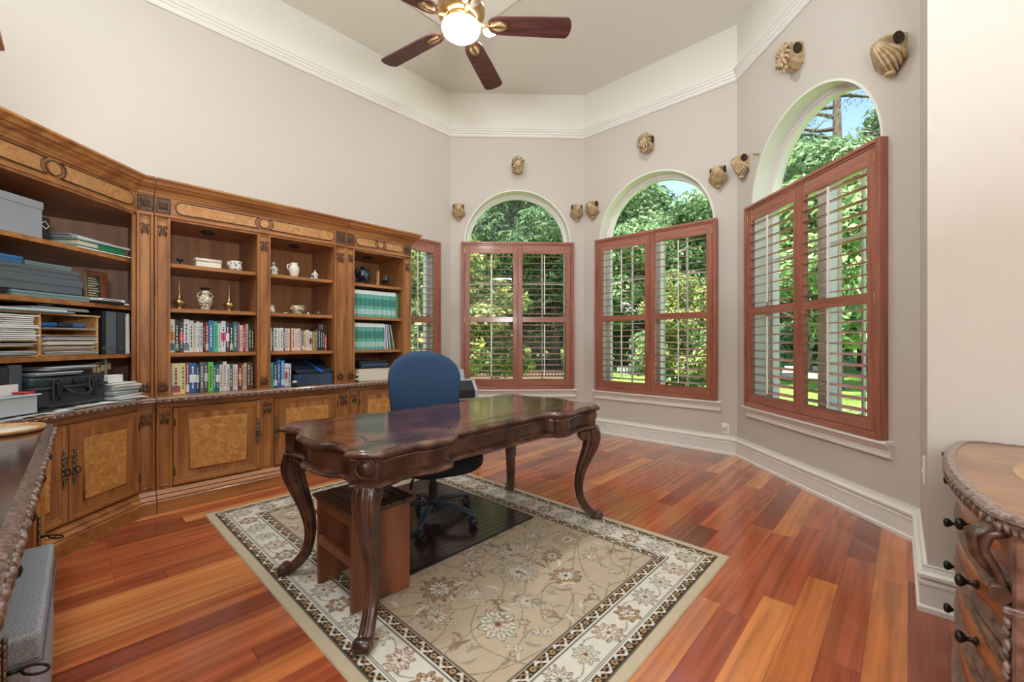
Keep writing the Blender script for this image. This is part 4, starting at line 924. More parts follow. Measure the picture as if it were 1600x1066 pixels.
# clear bin and binders at far left
rt = root('plastic_bin', 'translucent plastic bin of papers at left end of worktop', 'bin', BM @ frame(.125, -.03, zz+.018, 0))
g = G()
for q in ((0, 0, .2, .004), (0, .08, .2, .084), (0, 0, .004, .084), (.196, 0, .2, .084)): g.box(q[0], q[1], 0, q[2], q[3], .10, 'clearp')
g.box(0, 0, 0, .2, .084, .003, 'clearp'); g.box(-.01, -.01, .095, .21, .0, .104, 'clearp', .002); g.obj('tub', rt)
g = G(); g.box(.01, .01, .005, .19, .075, .06, 'paper3', .002); bthing(g, 'paper_bundle', 'papers inside the translucent plastic bin', 'paper', .125, -.03, zz+.018)
bthing(bx(.06, .22, .26, cmat((70, 80, 90)), .003), 'box_file', 'upright slate box file between plastic bin and black case', 'binder', .275, .062, zz+.014)
bthing(bx(.07, .2, .25, cmat((44, 46, 52)), .003), 'box_file', 'upright black box file left of the slate one', 'binder', .2, .062, zz+.014)
bthing(bx(.12, .004, .16, 'paper', 0), 'paper_sheet', 'white card standing behind plastic bin', 'paper', .19, .0565, zz+.014)
g = G(); g.box(0, 0, 0, .05, .07, .012, cmat((190, 60, 60)), .002); bthing(g, 'red_box', 'small flat red box on the plastic bin edge', 'box', .262, -.03, zz+.1225)
# paper heap right of the case and books behind
for i in range(16):
    rr = random.Random(i+140); g = bx(.205, .17, .0065, ['paper', 'paper3', 'paper', 'paper2', 'teal'][i % 5], .0005)
    bthing(g, 'paper_bundle', 'sheaf in the tall heap of papers right of the black case', 'paper', .80+rr.uniform(-.004, .012), -.02+rr.uniform(-.01, .01)+.003*i*.5, zz+.017+i*.0066, rr.uniform(-5, 5), 'heap of papers right of the case')
bthing(bx(.11, .05, .05, 'paper', .002), 'white_carton', 'small white carton with red stripe on the paper heap', 'box', .82, .04, zz+.127)
for i, (w, h, c, lab) in enumerate([(.022, .24, (186, 176, 160), 'pale grey book behind the paper heap'), (.03, .25, (150, 104, 60), 'tan book standing behind the paper heap'), (.03, .27, (34, 96, 100), 'teal book standing behind the paper heap'), (.016, .27, (190, 176, 156), 'cream slim book right of the teal book'), (.026, .28, (96, 60, 40), 'brown book against the corner bookcase side')]):
    g = G(); g.box(0, 0, 0, w, .16, h, cmat(c), .002); g.box(.002, .01, .004, w-.002, .165, h-.003, 'paper2'); g.box(.002, -.001, h*.7, w-.002, .001, h*.85, cmat((214, 196, 150))); bthing(g, 'book', lab, 'book', .872+[0, .024, .056, .088, .106][i], .185, zz+.012, 0)

# ------------------------------------------------------------------ rug
def make_rug():
    u0, u1, v0, v1 = -2.90, -1.03, .94, 3.80
    nx, ny = 468, 715
    xs = np.linspace(0, u1-u0, nx); ys = np.linspace(0, v1-v0, ny); X, Y = np.meshgrid(xs, ys)
    Wd, Hd = u1-u0, v1-v0
    D = np.minimum(np.minimum(X, Wd-X), np.minimum(Y, Hd-Y))
    def lin(r, g_, b): return np.array(srgb(r, g_, b)[:3])
    beige, field, ivory, dark, tan, red, sage, grey = lin(192, 176, 150), lin(184, 166, 142), lin(212, 206, 192), lin(52, 44, 38), lin(176, 140, 96), lin(150, 96, 84), lin(136, 138, 116), lin(150, 146, 140)
    rs = np.random.RandomState(3)
    img = np.empty((ny, nx, 3)); img[:] = field
    def put(mask, c, a=1.0): img[mask] = img[mask]*(1-a)+c*a
    def nz(f, seed):
        r = np.random.RandomState(seed); out = 0
        for i in range(5):
            a, b, p = r.uniform(-f, f), r.uniform(-f, f), r.uniform(0, 6.28); out = out+np.sin(a*X+b*Y+p)
        return out/5
    put(D < .30, ivory); put(D < .056, beige)
    B1 = (D > .056) & (D < .096); B2 = (D > .258) & (D < .298)
    for Bm in (B1, B2): put(Bm, dark)
    for e in (.050, .104, .112, .246, .306): put(np.abs(D-e) < .0028, dark, .8)
    # coordinate running along the border
    vert = np.minimum(X, Wd-X) < np.minimum(Y, Hd-Y); S = np.where(vert, Y, X)
    for lo, hi, Bm in ((.056, .096, B1), (.258, .298, B2)):
        mid = (lo+hi)/2; t = (S % .118)/.118; dy = (D-mid)/.02
        ros = ((t-.12)*.118)**2+(D-mid)**2 < .0125**2; put(Bm & ros, tan); put(Bm & (((t-.12)*.118)**2+(D-mid)**2 < .005**2), dark)
        sq = (np.abs(dy-.65*np.sin((t-.25)*2*np.pi*1.7)) < .33) & (t > .27) & (t < .97); put(Bm & sq, ivory)
        sq = (np.abs(dy+.65*np.sin((t-.25)*2*np.pi*1.7)) < .2) & (t > .27) & (t < .97); put(Bm & sq, tan, .8)
    def rosette_at(cx, cy, r, pal, petals=9, rot=0, sq=1.0, inner=True):
        x0, x1 = np.searchsorted(xs, [cx-r*1.3, cx+r*1.3]); y0, y1 = np.searchsorted(ys, [cy-r*1.3, cy+r*1.3])
        if x1 <= x0 or y1 <= y0: return
        x, y = X[y0:y1, x0:x1]-cx, Y[y0:y1, x0:x1]-cy; c, s_ = math.cos(rot), math.sin(rot); x, y = x*c+y*s_, (-x*s_+y*c)/sq
        R = np.hypot(x, y)/r; A = np.arctan2(y, x); sub_ = img[y0:y1, x0:x1]
        edge = 1+.16*np.cos(A*petals); rr_ = R/edge
        def P(m, col, a=1.0): sub_[m] = sub_[m]*(1-a)+col*a
        P(rr_ < 1.0, pal[0], .9); P((rr_ > .9) & (rr_ < 1.0), pal[3], .75)
        P((rr_ > .62) & (rr_ < .86) & (np.cos(A*petals*2) > .1), pal[1], .85)
        P((rr_ > .56) & (rr_ < .63), pal[3], .7)
        P(rr_ < .54, pal[2], .9); P((rr_ > .3) & (rr_ < .46) & (np.cos(A*(petals-2)+1) > .2), pal[1], .8); P(rr_ < .22, pal[4], .9); P(rr_ < .1, pal[3])
    pals = [(lin(206, 190, 168), red, ivory, dark, tan), (ivory, sage, lin(200, 186, 160), lin(90, 76, 64), red), (lin(206, 196, 178), lin(120, 104, 88), ivory, lin(80, 68, 58), sage), (tan*.9+ivory*.1, lin(110, 86, 70), ivory, lin(74, 60, 50), grey)]
    # vines in the field and in the wide border
    for (a, b, p, q) in ((9, 12, 0, 1.3), (7, 17, 1.4, 4), (5, 14, 3, .4)):
        F = np.sin(a*X+1.7*np.sin(b*Y*.7+p)+q)+.7*np.sin(b*Y-6*np.sin(3*X)+p); G_ = np.gradient(F, ys, xs); mg = np.hypot(G_[0], G_[1])+1e-3
        put((np.abs(F)/mg < .0022) & (D > .31), lin(112, 98, 78), .75)
    Fb = (D-.177)-.045*np.sin(S*2*np.pi/.33); put((np.abs(Fb) < .003) & (D > .115) & (D < .243), lin(120, 106, 84), .8)
    # border flowers
    def border(side_len, fn):
        n = max(2, round((side_len-.354)/.165)); 
        for i in range(n+1):
            t = .177+(side_len-.354)*i/n; x, y = fn(t); k = i % 4
            rosette_at(x, y, [.062, .054, .066, .05][k], pals[(i*3) % 4], [9, 7, 11, 8][k], i, [.85, 1, .8, 1][k])
    border(Wd, lambda t: (t, .177)); border(Wd, lambda t: (t, Hd-.177)); border(Hd, lambda t: (.177, t)); border(Hd, lambda t: (Wd-.177, t))
    # field flowers: large palmettes on a staggered grid, small ones between
    k = 0
    for j in range(11):
        for i in range(5):
            cx = .42+i*.255+(.127 if j % 2 else 0)+rs.uniform(-.03, .03); cy = .42+j*.21+rs.uniform(-.03, .03)
            if cx > Wd-.385 or cy > Hd-.38: continue
            rosette_at(cx, cy, [.08, .05, .098, .062][(i+j*2) % 4], pals[(i+j) % 4], [13, 9, 15, 10][(i+j) % 4], rs.uniform(0, 6), .8)
    for i in range(230):
        cx, cy = rs.uniform(.34, Wd-.34), rs.uniform(.34, Hd-.34); rosette_at(cx, cy, rs.uniform(.012, .03), pals[i % 4], 6, rs.uniform(0, 6), .7)
    for i in range(260):    # leaves
        cx, cy = rs.uniform(.33, Wd-.33), rs.uniform(.33, Hd-.33); a = rs.uniform(0, 6.28); l = rs.uniform(.02, .045)
        x, y = X-cx, Y-cy; m0 = (np.abs(x) < .06) & (np.abs(y) < .06)
        xr = x*math.cos(a)+y*math.sin(a); yr = -x*math.sin(a)+y*math.cos(a); m = m0 & ((xr/l)**2+((yr-.3*xr*xr/l)/(l*.24))**2 < 1); put(m, [lin(108, 98, 78), ivory, sage, lin(140, 108, 94)][i % 4], .7)
    img *= (1+.05*nz(90, 5)+.05*nz(9, 6))[..., None]; img = np.clip(img, 0, 1)
    me = bpy.data.meshes.new('area_rug'); Z = .011+.0006*nz(300, 8)
    edge = D < .012; Z = np.where(D < .0005, .001, Z)
    # world placement in the wall frame: local x=u, local y=-v
    co = np.stack([X, -Y, Z], -1).reshape(-1, 3).astype(np.float32)
    I = np.arange(nx*ny).reshape(ny, nx); a = I[:-1, :-1].ravel(); b = I[:-1, 1:].ravel(); c_ = I[1:, 1:].ravel(); d = I[1:, :-1].ravel()
    F = np.stack([a, d, c_, b], -1).astype(np.int32)
    me.vertices.add(len(co)); me.vertices.foreach_set('co', co.ravel()); me.loops.add(F.size); me.loops.foreach_set('vertex_index', F.ravel())
    me.polygons.add(len(F)); me.polygons.foreach_set('loop_start', np.arange(0, F.size, 4, dtype=np.int32)); me.update(calc_edges=True)
    at = me.color_attributes.new('Col', 'FLOAT_COLOR', 'POINT'); at.data.foreach_set('color', np.concatenate([img.reshape(-1, 3), np.ones((nx*ny, 1))], 1).astype(np.float32).ravel())
    me.materials.append(MT['rug']); o = bpy.data.objects.new('area_rug', me); C.objects.link(o); o.matrix_world = FLM(u0, v0, 0)
    tag(o, 'beige and ivory floral area rug with dark borders beneath the desk', 'rug')
make_rug()
ZR = .0125
# ------------------------------------------------------------------ chair mat
rt = root('chair_mat', 'dark brown slatted bamboo mat lying on rug under blue office chair', 'mat', FLM(-2.36, 2.655, ZR))
g = G(); n = 26; WM, DM = .97, 1.2
for i in range(n): g.box(0, i*DM/n, 0, WM, (i+1)*DM/n-.002, .007, 'mat', .0015)
g.box(.003, .003, 0, WM-.003, DM-.003, .004, 'black'); g.obj('slats', rt)
g = G(); 
for q in ((-.004, -.004, WM+.004, .0), (-.004, DM, WM+.004, DM+.004), (-.004, 0, 0, DM), (WM, 0, WM+.004, DM)): g.box(q[0], q[1], 0, q[2], q[3], .009, 'black')
g.obj('edge_binding', rt)
ZMAT = ZR+.008

# ------------------------------------------------------------------ desk
def mirror4(q):  # q: points of one quadrant from right end (x max,y=0) to top (x=0,y max)
    a = [(x, y) for x, y in q]; b = [(-x, y) for x, y in reversed(q)]; c_ = [(-x, -y) for x, y in q]; d = [(x, -y) for x, y in reversed(q)]
    out = []
    for L_ in (a, b, c_, d):
        for p in L_:
            if not out or (abs(out[-1][0]-p[0])+abs(out[-1][1]-p[1])) > 1e-4: out.append(p)
    if abs(out[0][0]-out[-1][0])+abs(out[0][1]-out[-1][1]) < 1e-4: out.pop()
    return out
def smooth(pts, n=4, corner=lambda i: False):
    """catmull-rom through open point list"""
    out = []
    for i in range(len(pts)-1):
        p0 = pts[max(i-1, 0)]; p1 = pts[i]; p2 = pts[i+1]; p3 = pts[min(i+2, len(pts)-1)]
        for k in range(n):
            t = k/n; out.append(tuple(.5*((2*p1[j])+(-p0[j]+p2[j])*t+(2*p0[j]-5*p1[j]+4*p2[j]-p3[j])*t*t+(-p0[j]+3*p1[j]-3*p2[j]+p3[j])*t**3) for j in (0, 1)))
    out.append(pts[-1]); return out
endc = smooth([(.905, 0), (.903, .06), (.892, .12), (.862, .165), (.85, .21), (.853, .27), (.868, .32), (.888, .352)], 4)
sidec = smooth([(.797, .443), (.75, .43), (.70, .418), (.65, .414), (.60, .420), (.55, .436), (.50, .443), (.455, .440), (.42, .428), (.395, .408), (.385, .385)], 4)
quad = endc + sidec + smooth([(.385, .378), (.372, .366), (.34, .358), (.25, .355)], 3) + [(0, .355)]
deskM = FLM(-1.945, 2.575, ZR)
rt = root('writing_desk', 'dark carved wooden desk with serpentine top and scrolled cabriole legs', 'desk', deskM)
out = mirror4(quad)
H0 = .79-ZR
g = G()
pr = [(-.03, H0-.045), (-.012, H0-.045), (-.006, H0-.036), (.0, H0-.030), (.012, H0-.026), (.016, H0-.018), (.012, H0-.010), (.004, H0-.006), (.0, H0)]
g.mould(out, pr, 'deskedge', closed=True, side=1, cap=False, smooth=True)
k = g.mi('desktop')
def inset_poly(path, d):
    n = len(path); res = []
    for i in range(n):
        a, b, c_ = Vector(path[i-1]), Vector(path[i]), Vector(path[(i+1) % n])
        n1 = Vector(((b-a).y, -(b-a).x)).normalized(); n2 = Vector(((c_-b).y, -(c_-b).x)).normalized(); q = n1+n2; q = q/max(q.dot(n1), .3); res.append((b.x+q.x*d, b.y+q.y*d))
    return res
g.prism(inset_poly(out, -.001), H0-.03, H0+.0002, 'desktop'); g.obj('desk_top', rt)
# inlaid border line following the edge
g = G(); ip = [(x*.86, y*.74) for x, y in out]; g.tube([(x, y, H0+.0004) for x, y in ip+[ip[0]]], .004, 'desk', 4, flat=.3, cap=False); g.obj('inlay_line', rt)
g = G()
pa = [(-.034, H0-.045), (-.034, .655), (-.024, .65), (-.014, .642), (-.006, .634), (-.008, .626), (-.02, .618), (-.034, .612), (-.05, .612), (-.05, H0-.045)]
g.mould(out, pa, 'desk', closed=True, cap=False)
for i in range(len(pa)): pass
g.obj('apron', rt)
g = G(); mid = [(-.03, H0-.052), (-.026, H0-.052), (-.024, H0-.058), (-.03, H0-.062)]; g.mould(out, mid, 'deskedge', closed=True, cap=False); mid = [(-.014, .6425), (-.003, .636), (-.003, .629), (-.014, .624)]; g.mould(out, mid, 'deskedge', closed=True, cap=False); g.obj('apron_moulding', rt)
for sx in (-1, 1):
    for sy in (-1, 1):
        cxy = Vector((sx*.842, sy*.397)); dd = Vector((sx, sy)).normalized(); ang = math.atan2(dd.y, dd.x)
        Q = Matrix.Translation((cxy.x, cxy.y, 0)) @ Matrix.Rotation(ang-PI/2, 4, 'Z')      # local +y outward
        g = G(); g.X = Q; g.box(-.06, -.06, .612, .06, -.014, H0-.04, 'desk', .003); g.box(-.052, -.02, .655, .052, -.01, H0-.052, 'deskedge', .003)
        g.lathe([(.044, 0), (.046, .006), (.038, .008), (.034, .003), (.032, .003), (.030, .010), (.02, .018), (.002, .022)], 'desk', 28, (0, 0, 0), axis='y') if 0 else None
        pr_ = [(.046, 0), (.046, .006), (.040, .009), (.036, .004), (.030, .006), (.026, .014), (.014, .02), (.002, .022)]
        zc = .704; rings = [[(r*math.cos(2*PI*i/28), -.012+y_, zc+r*math.sin(2*PI*i/28)) for i in range(28)] for r, y_ in pr_]; g.grid(rings, 'desk')
        g.obj('corner_block', rt, label='square corner block with round boss')
        # leg: path of (outward, z, half depth, half width)
        L0 = -.045
        path = [(.006, .615, .050, .052), (.018, .585, .054, .052), (.022, .545, .054, .050), (.010, .49, .048, .046), (-.018, .42, .040, .041), (-.048, .34, .033, .036), (-.066, .26, .028, .032), (-.066, .19, .025, .029), (-.048, .12, .024, .028), (-.010, .065, .024, .028), (.030, .032, .022, .029), (.052, .026, .020, .029)]
        g = G(); g.X = Q; rings = []; n = 36
        pp = smooth([(a, b) for a, b, _, _ in path], 3); hh = smooth([(c_, d) for _, _, c_, d in path], 3)
        for i in range(len(pp)):
            a = Vector(pp[max(i-1, 0)]); b = Vector(pp[min(i+1, len(pp)-1)]); t = (b-a).normalized(); nn = Vector((-t.y, t.x)); ring = []
            hd, hw = hh[i]
            for q in range(n):
                an = 2*PI*q/n; m_ = 1+.13*math.cos(an*8)  # reeds
                x = math.cos(an)*hw*m_; o_ = math.sin(an)*hd*m_
                ring.append((x, L0+pp[i][0]+nn.x*o_*-1, pp[i][1]+nn.y*o_*-1))
            rings.append(ring)
        g.grid(rings, 'desk')
        lg = g.obj('leg', rt)
        # scroll foot and knee volute
        g = G(); g.X = Q; fy, fz = L0+.066, .028
        g.lathe([(.010, -.033), (.022, -.033), (.027, -.027), (.027, .027), (.022, .033), (.010, .033)], 'desk', 20, (0, fy, fz), axis='x')
        for sg in (-1, 1): g.tube([(sg*.034, fy+math.cos(a)*(.021-.0022*i), fz+math.sin(a)*(.021-.0022*i)) for i, a in enumerate([j*.8 for j in range(9)])], .0035, 'deskedge', 6)
        g.obj('scroll_foot', lg)
        g = G(); g.X = Q; ky, kz = L0-.042, .572
        g.lathe([(.012, -.042), (.030, -.042), (.036, -.036), (.036, .036), (.030, .042), (.012, .042)], 'desk', 22, (0, ky, kz), axis='x')
        for sg in (-1, 1): g.tube([(sg*.043, ky+math.cos(a)*(.029-.0026*i), kz+math.sin(a)*(.029-.0026*i)) for i, a in enumerate([j*.75 for j in range(11)])], .004, 'deskedge', 6)
        g.obj('knee_scroll', lg)

# ------------------------------------------------------------------ step stool
rt = root('step_stool', 'reddish wooden step stool with dark slatted top, beneath near desk end', 'stool', FLM(-2.57, 2.555, ZR))
g = G(); 
for i in range(5): g.box(-.165+i*.067, -.205, .43, -.165+i*.067+.062, .205, .447, 'stoold', .002)
g.box(-.155, -.19, .418, .16, .19, .43, 'stoold'); g.obj('slatted_top', rt)
for y0, y1 in ((-.185, -.163), (.163, .185)):
    g = G(); g.prism([(-.15, 0), (-.05, 0), (-.03, .018), (.05, .018), (.07, 0), (.145, 0), (.145, .42), (-.15, .42)], y0, y1, 'stool', 'y'); g.obj('side_board', rt)
g = G()
g.box(-.152, -.163, .20, -.132, .163, .245, 'stool', .002); g.obj('cross_rail', rt)
g = G(); g.box(-.152, -.163, .38, -.132, .163, .42, 'stool', .002); g.obj('cross_rail', rt)
g = G(); g.box(.127, -.163, .20, .147, .163, .245, 'stool', .002); g.obj('cross_rail', rt)
g = G(); g.box(.127, -.163, .38, .147, .163, .42, 'stool', .002); g.obj('cross_rail', rt)

# ------------------------------------------------------------------ office chair
phi = math.degrees(math.atan2(-.90, .42))+90       # local -y faces the desk side
rt = root('office_chair', 'blue fabric swivel office chair tucked behind the dark desk', 'chair', frame(-.43, 2.90, ZMAT, phi))
g = G()   # column and hub
g.lathe([(.05, .055), (.055, .07), (.048, .115), (.03, .125), (.03, .24), (.022, .245), (.022, .31), (.034, .315), (.034, .335)], 'plast', 24); g.obj('gas_column', rt)
for i in range(5):
    a = math.radians(90+72*i-phi-54+11) ; c_, s_ = math.cos(a), math.sin(a)
    P = [(.03*c_, .03*s_, .10), (.12*c_, .12*s_, .112), (.22*c_, .22*s_, .098), (.295*c_, .295*s_, .078), (.325*c_, .325*s_, .062)]
    g = G(); g.tube(P, [.034, .028, .024, .02, .012], 'baseb', 12, flat=.62); st = g.obj('base_arm', rt)
    g = G(); cx_, cy_ = .305*c_, .305*s_
    g.tube([(cx_, cy_, .075), (cx_, cy_, .045)], .008, 'plast', 8)
    ca = a+1.1; X_ = Matrix.Translation((cx_, cy_, .0275)) @ Matrix.Rotation(ca, 4, 'Z'); g.X = X_
    for x in (-.020, .006): g.lathe([(.010, x), (.026, x), (.0275, x+.004), (.0275, x+.012), (.024, x+.015), (.01, x+.015)], 'plast', 18, axis='x')
    g.grid([[(x, .029*math.cos(t), .029*math.sin(t)) for t in [k*PI/8 for k in range(9)]] for x in (-.008, .007)], 'plast'); g.obj('caster', st)
g = G(); g.box(-.09, -.11, .328, .09, .13, .37, 'plast', .012, 2); g.obj('tilt_mechanism', rt)
for P in ([(-.07, -.02, .345), (-.17, -.06, .335), (-.26, -.09, .315), (-.30, -.10, .305)], [(-.06, .03, .34), (-.12, .0, .32), (-.15, -.01, .26), (-.155, -.01, .22)], [(-.07, .0, .35), (-.2, .02, .345), (-.25, .03, .34)], [(.07, -.02, .345), (.16, -.05, .335), (.2, -.06, .33)]):
    g = G(); g.tube(P, [.006]*(len(P)-2)+[.011, .009], 'plast', 8); g.obj('lever', rt)
g = G(); rings = []
for z, s_, d in ((.375, .80, 0), (.38, .93, 0), (.40, 1.0, 0), (.43, 1.02, 0), (.46, 1.0, 0), (.477, .94, 0), (.484, .8, 0), (.486, .4, 0)):
    ring = []
    for q in range(40):
        a = 2*PI*q/40; x = math.copysign(abs(math.cos(a))**.62, math.cos(a))*.285*s_; y = math.copysign(abs(math.sin(a))**.62, math.sin(a))*.255*s_
        dz = -.030*max(0, -y/.255)**3; ring.append((x+.01, y-.05, z+dz))
    rings.append(ring)
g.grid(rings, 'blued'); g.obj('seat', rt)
g = G(); g.blob((.01, -.05, .38), (.24, .23, .03), 'plast', 32, 8, .5, .6); g.obj('seat_shell', rt)
def backshape(sx, yoff, th, m, name, grow=0):
    g = G(); rings = []; N = 22
    zb, zt = .56, 1.125
    for i in range(N+1):
        t = i/N; z = zb-grow+(zt-zb+2*grow)*t
        w = (.205+.055*math.sin(min(1, t*1.5)*PI/2))
        if t > .62: w = .26*math.sqrt(max(0, 1-((t-.62)/.385)**2.6)) 
        if t < .10: w *= math.sqrt(max(0, 1-((.10-t)/.105)**2))
        w = max(w, .01)+grow
        ring = []; thk = th*(min(1, w/.12))
        cy = .262+yoff+.035*(t-.35)-.03*math.sin(t*PI)  # lumbar curve
        for q in range(36):
            a = 2*PI*q/36; x = math.copysign(abs(math.cos(a))**.75, math.cos(a))*w; y = math.copysign(abs(math.sin(a))**.75, math.sin(a))*thk
            ring.append((x, cy+y+.07*(x/.26)**2*-1, z))
        rings.append(ring)
    g.grid(rings, m); return g.obj(name, rt)
backshape(1, 0, .038, 'blue', 'backrest'); backshape(1, .035, .02, 'plast', 'back_shell')
g = G(); g.tube([(0, .06, .35), (0, .20, .345), (0, .285, .40), (0, .315, .55), (0, .315, .75)], [.03, .03, .03, .028, .02], 'plast', 10, flat=.4); g.obj('back_support', rt)

# ------------------------------------------------------------------ ceiling fan
FX, FY, FZ = -.223, 2.677, 3.2
rt = root('ceiling_fan', 'brass ceiling fan with five dark wooden blades and lit glass bowl', 'ceiling fan', frame(FX, FY, FZ, 0))
zc = ZC-.045-FZ
g = G(); g.lathe([(.02, zc-.04), (.05, zc-.035), (.075, zc-.015), (.078, zc)], 'brass', 28); g.obj('canopy', rt)
g = G(); g.lathe([(.012, .22), (.012, zc-.03)], 'brass', 14); g.obj('downrod', rt)
g = G(); g.lathe([(.10, .03), (.135, .045), (.15, .075), (.15, .10), (.128, .135), (.135, .15), (.12, .18), (.07, .205), (.035, .225), (.02, .25)], 'brass', 36); g.obj('motor_housing', rt)
g = G(); g.lathe([(.085, -.02), (.098, -.012), (.096, .0), (.084, .006), (.09, .022), (.10, .03)], 'brass', 36)
for i in range(30): a = 2*PI*i/30; g.blob((.096*math.cos(a), .096*math.sin(a), -.008), (.006, .006, .009), 'brassw', 6, 4)
g.obj('light_fitter', rt)
g = G(); g.lathe([(.002, -.088), (.04, -.085), (.08, -.072), (.108, -.05), (.12, -.025), (.118, -.012), (.10, -.006)], 'globe', 36); g.obj('glass_bowl', rt, label='glowing frosted glass bowl')
for i in range(5):
    a = math.radians(2.5+72*i)-THETA; Q = Matrix.Rotation(a, 4, 'Z') @ Matrix.Translation((.17, 0, .0)) @ Matrix.Rotation(math.radians(-11), 4, 'X')
    g = G(); g.X = Q
    P = []
    for t in [k*PI/8 for k in range(9)]: P.append((.525-.035+.035*math.sin(t)*1.0, -.072*math.cos(t)))
    P = [(.02, -.05), (.06, -.062), (.25, -.068)] + P + [(.25, .068), (.06, .062), (.02, .05), (.0, .03), (0, -.03)]
    g.prism(P, 0, .008, 'blade'); bl = g.obj('blade', rt)
    g = G(); g.X = Q
    L_ = [(math.cos(t)*.052+.068, math.sin(t)*.032) for t in [k*2*PI/20 for k in range(20)]]
    g.grid([[(x, y, -.001) for x, y in L_], [((x-.068)*.8+.068, y*.8, -.009) for x, y in L_], [((x-.068)*.3+.068, y*.3, -.006) for x, y in L_]], 'brassw')
    g.tube([(x, y, -.004) for x, y in L_+[L_[0]]], .004, 'brass', 6, cap=False); g.tube([(.12, 0, -.006), (.0, 0, -.006), (-.05, 0, .01), (-.07, 0, .03)], [.006, .012, .014, .014], 'brass', 8, flat=.6)
    g.obj('blade_iron', bl, label='brass leaf-shaped blade bracket')
# recessed can light beyond the fan
CLX, CLY = -.075, 4.62
rt = root('recessed_ceiling_light', 'small glowing round ceiling light just beyond the fan bowl', 'ceiling light', frame(CLX, CLY, ZC, 0))
g = G(); g.lathe([(.07, -.012), (.085, -.01), (.088, -.004), (.088, 0)], 'white', 28, cap=False); g.obj('trim_ring', rt)
g = G(); g.lathe([(.001, -.014), (.07, -.012), (.07, -.002)], mat('lamp_disc', (1, 1, 1, 1), .5, emit=((1, .97, .92, 1), 60)), 28); g.obj('lens', rt, label='glowing lens')

# ------------------------------------------------------------------ gilded wall brackets
def medallion_bracket(M, label, s=1, holes=1):
    rt = root('curtain_bracket', label, 'bracket', M, None)
    g = G(); sc = lambda *p: tuple(q*s for q in p)
    rings = [[(x*s, y*s, z*s) for x, z in [(-w, -h*.9), (-w*.4, -h*1.15), (w*.4, -h*1.15), (w, -h*.9), (w, h*.7), (w*.6, h), (-w*.6, h), (-w, h*.7)]] for y, w, h in ((0, .075, .10), (-.06, .072, .095), (-.10, .062, .078))]
    g.grid(rings, 'brassw', smooth=False); bd_ = g.obj('body', rt)
    for sg in (-1, 1):
        g = G(); rings = []
        for r, x in ((.001, .0015), (.033, .0015), (.034, .004), (.037, .003), (.036, -.004)):
            rings.append([(sg*(.0755+x)*s, (-.05+r*math.cos(t))*s, (.02+r*1.2*math.sin(t))*s) for t in [k*PI/10 for k in range(20)]])
        g.grid(rings, cmat((58, 40, 28), .8)); g.obj('pole_hole_shade', rt, label='dark disc shading the pole hole')  # solid disc coloured like the shade inside the hole
    g = G()
    for k in range(12):
        a = k*PI/6; r0, r1 = .030, .082+(.012 if k % 2 else 0)
        P = [(r*math.cos(a+o), -.108-d, r*math.sin(a+o)*1.12) for r, o, d in ((r0, 0, .012), ((r0+r1)/2, .12, .022), (r1, -.05, .006), (r1*.93, -.32, .012))]
        g.tube([tuple(q*s for q in p) for p in P], [.010*s, .014*s, .011*s, .004*s], 'brassw', 6)
    rings = [[(r*s*math.cos(t), (-.10-d)*s, r*s*1.05*math.sin(t)) for t in [k*PI/14 for k in range(28)]] for r, d in ((.06, 0), (.058, .014), (.04, .018), (.036, .03), (.03, .032), (.026, .026), (.018, .034), (.003, .037))]
    g.grid(rings, 'brassw')
    for k in range(3): g.blob(((.02*(k-1))*s, -.105*s, (-.10-.012*(k % 2))*s), (.018*s, .014*s, .022*s), 'brassw', 8, 6)
    g.obj('medallion', rt, label='gilded acanthus medallion')
def shell_bracket(M, label, s=1):
    rt = root('curtain_bracket', label, 'bracket', M, None)
    g = G(); rings = []
    for y, w, z0, z1 in ((0, .07, -.07, .105), (-.05, .068, -.02, .10), (-.10, .055, .02, .088), (-.135, .035, .045, .07)):
        rings.append([(x*s, y*s, z*s) for x, z in [(-w, z0), (w, z0), (w, z1*.8), (w*.6, z1), (-w*.6, z1), (-w, z1*.8)]])
    g.grid(rings, 'brassw', smooth=False); g.obj('body', rt)
    g = G()
    for k in range(-4, 5):
        t = k/4; e = 1-abs(t)**2*.45
        P = [(t*.02, -.138, .062), (t*.045, -.142+abs(t)*.03, .03), (t*.075, -.115+abs(t)*.05, -.02*e+.0), (t*.088, -.085+abs(t)*.045, -.065*e), (t*.078, -.055+abs(t)*.03, -.105*e), (t*.06, -.02, -.125*e)]
        g.tube([tuple(q*s for q in p) for p in P], [q*s for q in (.006, .0095, .013, .014, .011, .006)], 'brassw', 8)
    g.blob((0, -.04*s, -.12*s), (.03*s, .03*s, .018*s), 'brassw', 10, 6); g.obj('scallop_shell', rt, label='gilded ribbed shell')
    for sg in (-1, 1):
        g = G(); rings = [[(sg*(.0695+x)*s, (-.055+r*math.cos(t))*s, (.052+r*1.1*math.sin(t))*s) for t in [k*PI/10 for k in range(20)]] for r, x in ((.001, .0035), (.030, .0035), (.031, .006), (.034, .005), (.033, -.003))]
        g.grid(rings, cmat((58, 40, 28), .8)); g.obj('pole_hole_shade', rt, label='dark disc shading the pole hole')  # opening is a flat disc with its inner shade as colour
WA, WB, WC = aM['wall_back'][0], aM['wall_back_right'][0], aM['wall_right'][0]
Tr = Matrix.Translation
medallion_bracket(WA @ Tr((.915, 0, 3.59)), 'gilded medallion bracket above the back window arch', .98)
shell_bracket(WA @ Tr((.118, 0, 2.97)), 'gilded shell bracket left of the back window, nearest bookcase wall', .95)
shell_bracket(WA @ Tr((1.715, 0, 2.98)), 'gilded shell bracket right of the back window', .95)
shell_bracket(WB @ Tr((.16, 0, 2.985)), 'gilded shell bracket left of the middle window', .98)
